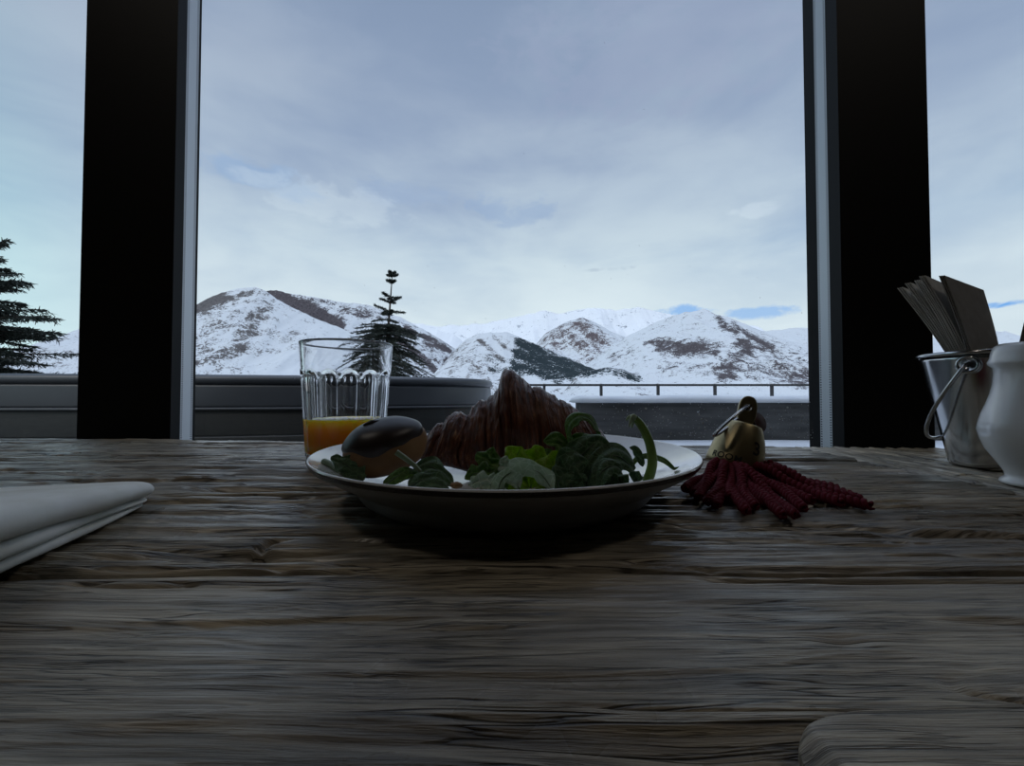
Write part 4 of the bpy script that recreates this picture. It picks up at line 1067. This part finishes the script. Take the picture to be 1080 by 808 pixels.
def mixc(f_, a, b):
    nd = N_('ShaderNodeMix'); nd.data_type = 'RGBA'
    for i, x in ((0, f_), (6, a), (7, b)):
        if isinstance(x, (int, float, tuple)): nd.inputs[i].default_value = x
        else: Lk(x, nd.inputs[i])
    return nd.outputs[2]
def nz(sc_, scale, det, ro=.55, dist=.0, loc=(0,0,0)):
    mp = N_('ShaderNodeMapping'); mp.inputs['Scale'].default_value = sc_; mp.inputs['Location'].default_value = loc; Lk(tc_.outputs['Generated'], mp.inputs[0])
    nd = N_('ShaderNodeTexNoise'); nd.inputs['Scale'].default_value = scale; nd.inputs['Detail'].default_value = det; nd.inputs['Roughness'].default_value = ro; nd.inputs['Distortion'].default_value = dist
    Lk(mp.outputs[0], nd.inputs['Vector']); return nd.outputs['Fac']
z = sep.outputs[2]
n1 = nz((1,1,2.2), 1.5, 4, .5, .2, (.3,0,.2)); n2 = nz((1,1,2.8), 3.6, 5, .55, .3, (1.7,0,.6)); n3 = nz((1,1,4), 1.3, 4)
low = [(0,lin((222,232,236))[:3]),(.17,lin((214,227,233))[:3]),(.30,lin((198,213,222))[:3]),(.42,lin((176,192,208))[:3]),(.58,lin((160,174,194))[:3]),(.72,lin((150,165,188))[:3]),(1,lin((160,170,188))[:3])]
dark = [(0,lin((206,220,228))[:3]),(.17,lin((190,206,218))[:3]),(.30,lin((160,181,204))[:3]),(.42,lin((142,160,188))[:3]),(.58,lin((136,153,180))[:3]),(.72,lin((128,145,172))[:3]),(1,lin((130,142,165))[:3])]
c1 = rmp(z, low, 'LINEAR'); c2 = rmp(z, dark, 'LINEAR')
cm = rmp(mth('ADD', mth('MULTIPLY', n1, .62), mth('MULTIPLY', n2, .38)), [(.36, (0,0,0)), (.66, (1,1,1))])
col = mixc(cm, c2, c1)
n2p = nz((1,1,2.0), 14, 4, .6, .3, (.2,0,.9))
def patch(px, py, rx, rz, noise_w=.5):
    d = ray(px, py).normalized()
    vx = mth('DIVIDE', mth('SUBTRACT', sep.outputs[0], d.x), rx); vz = mth('DIVIDE', mth('SUBTRACT', z, d.z), rz)
    r2 = mth('ADD', mth('MULTIPLY', vx, vx), mth('MULTIPLY', vz, vz))
    r2 = mth('ADD', r2, mth('MULTIPLY', mth('SUBTRACT', n2p, .5), noise_w*9))
    front = mth('GREATER_THAN', sep.outputs[1], 0)
    return mth('MULTIPLY', rmp(r2, [(-.0,(1,1,1)),(1,(0,0,0))]), front)
blue = lin((118,170,228))
for px, py, rx, rz, st_, cc in ((722,328,.055,.014,.75,blue),(800,330,.055,.016,.6,blue),(1064,320,.07,.007,.9,lin((92,158,226))),(270,186,.09,.030,.55,lin((140,168,204))),(540,222,.10,.035,.45,lin((140,164,198))),(430,205,.12,.03,.35,lin((146,168,200))),
                               (800,222,.045,.014,.25,lin((214,226,236))),(350,215,.16,.04,.28,lin((206,219,228))),(640,284,.05,.006,.6,lin((168,184,200))),(700,40,.3,.12,.35,lin((150,160,186)))):
    col = mixc(mth('MULTIPLY', patch(px, py, rx, rz), st_), col, cc)
# cooler, greener cloud towards the left
tl = rmp(mth('MULTIPLY', sep.outputs[0], -1), [(.60,(0,0,0)),(.85,(1,1,1))])
tm = N_('ShaderNodeMix'); tm.data_type = 'RGBA'; tm.blend_type = 'MULTIPLY'; Lk(tl, tm.inputs[0]); Lk(col, tm.inputs[6]); tm.inputs[7].default_value = (.82,1.02,1.0,1)
col = tm.outputs[2]
gnd = mth('LESS_THAN', z, -.02)
col = mixc(gnd, col, (.55,.58,.62,1))
Lk(col, bg.inputs[0]); zen = rmp(z, [(.74,(0,0,0)),(.92,(1,1,1))]); Lk(mth('ADD', mth('MULTIPLY', zen, 4.2), 1.14), bg.inputs[1])   # an overcast sky is brightest overhead
sun = bpy.data.lights.new('sun', 'SUN'); sun.energy = .9; sun.angle = math.radians(12); sun.color = (1,.97,.93)
so = bpy.data.objects.new('sun', sun); C.objects.link(so)
so.rotation_euler = Vector((.55, .62, -.62)).to_track_quat('-Z', 'Y').to_euler()

# unseen fill lamps added above the viewer, standing in for room bounce
for i, (x, y) in enumerate(((-1.3,-.05),(1.3,-.05))):
    lr = empty('fill_lamp', (x, y, RH)); tag(lr, ('left','right')[i]+' round fill lamp added unseen above the viewer', 'fill lamp', kind='structure')
    MB().lathe([(.001,0),(.16,0),(.17,-.02),(.165,-.05),(.15,-.05),(.15,-.01),(.001,-.01)], 32).build('fill_lamp_housing', M_dark, lr)
    ld = bpy.data.lights.new('fill_light', 'AREA'); ld.shape = 'DISK'; ld.size = .28; ld.energy = 2.6; ld.color = (1,.92,.82)
    lo_ = bpy.data.objects.new('fill_light', ld); link(lo_, lr); lo_.location = (0,0,-.045)

# ------------------------------------------------------------------ camera and view
cam = bpy.data.cameras.new('camera'); cam.sensor_width = 36; cam.lens = 36*F/1080; cam.clip_start = .005; cam.clip_end = 30000
co = bpy.data.objects.new('camera', cam); C.objects.link(co); co.location = (0, 0, CZ); co.rotation_euler = (PI/2+TH, 0, 0)
sc = bpy.context.scene; sc.camera = co
sc.view_settings.view_transform = 'Standard'; sc.view_settings.look = 'None'; sc.view_settings.exposure = 0; sc.view_settings.gamma = 1; sc.view_settings.use_curve_mapping = False
sc.cycles.use_denoising = True; sc.cycles.max_bounces = 12; sc.cycles.transmission_bounces = 12; sc.cycles.transparent_max_bounces = 16; sc.cycles.caustics_refractive = True
sc.cycles.sample_clamp_indirect = 6
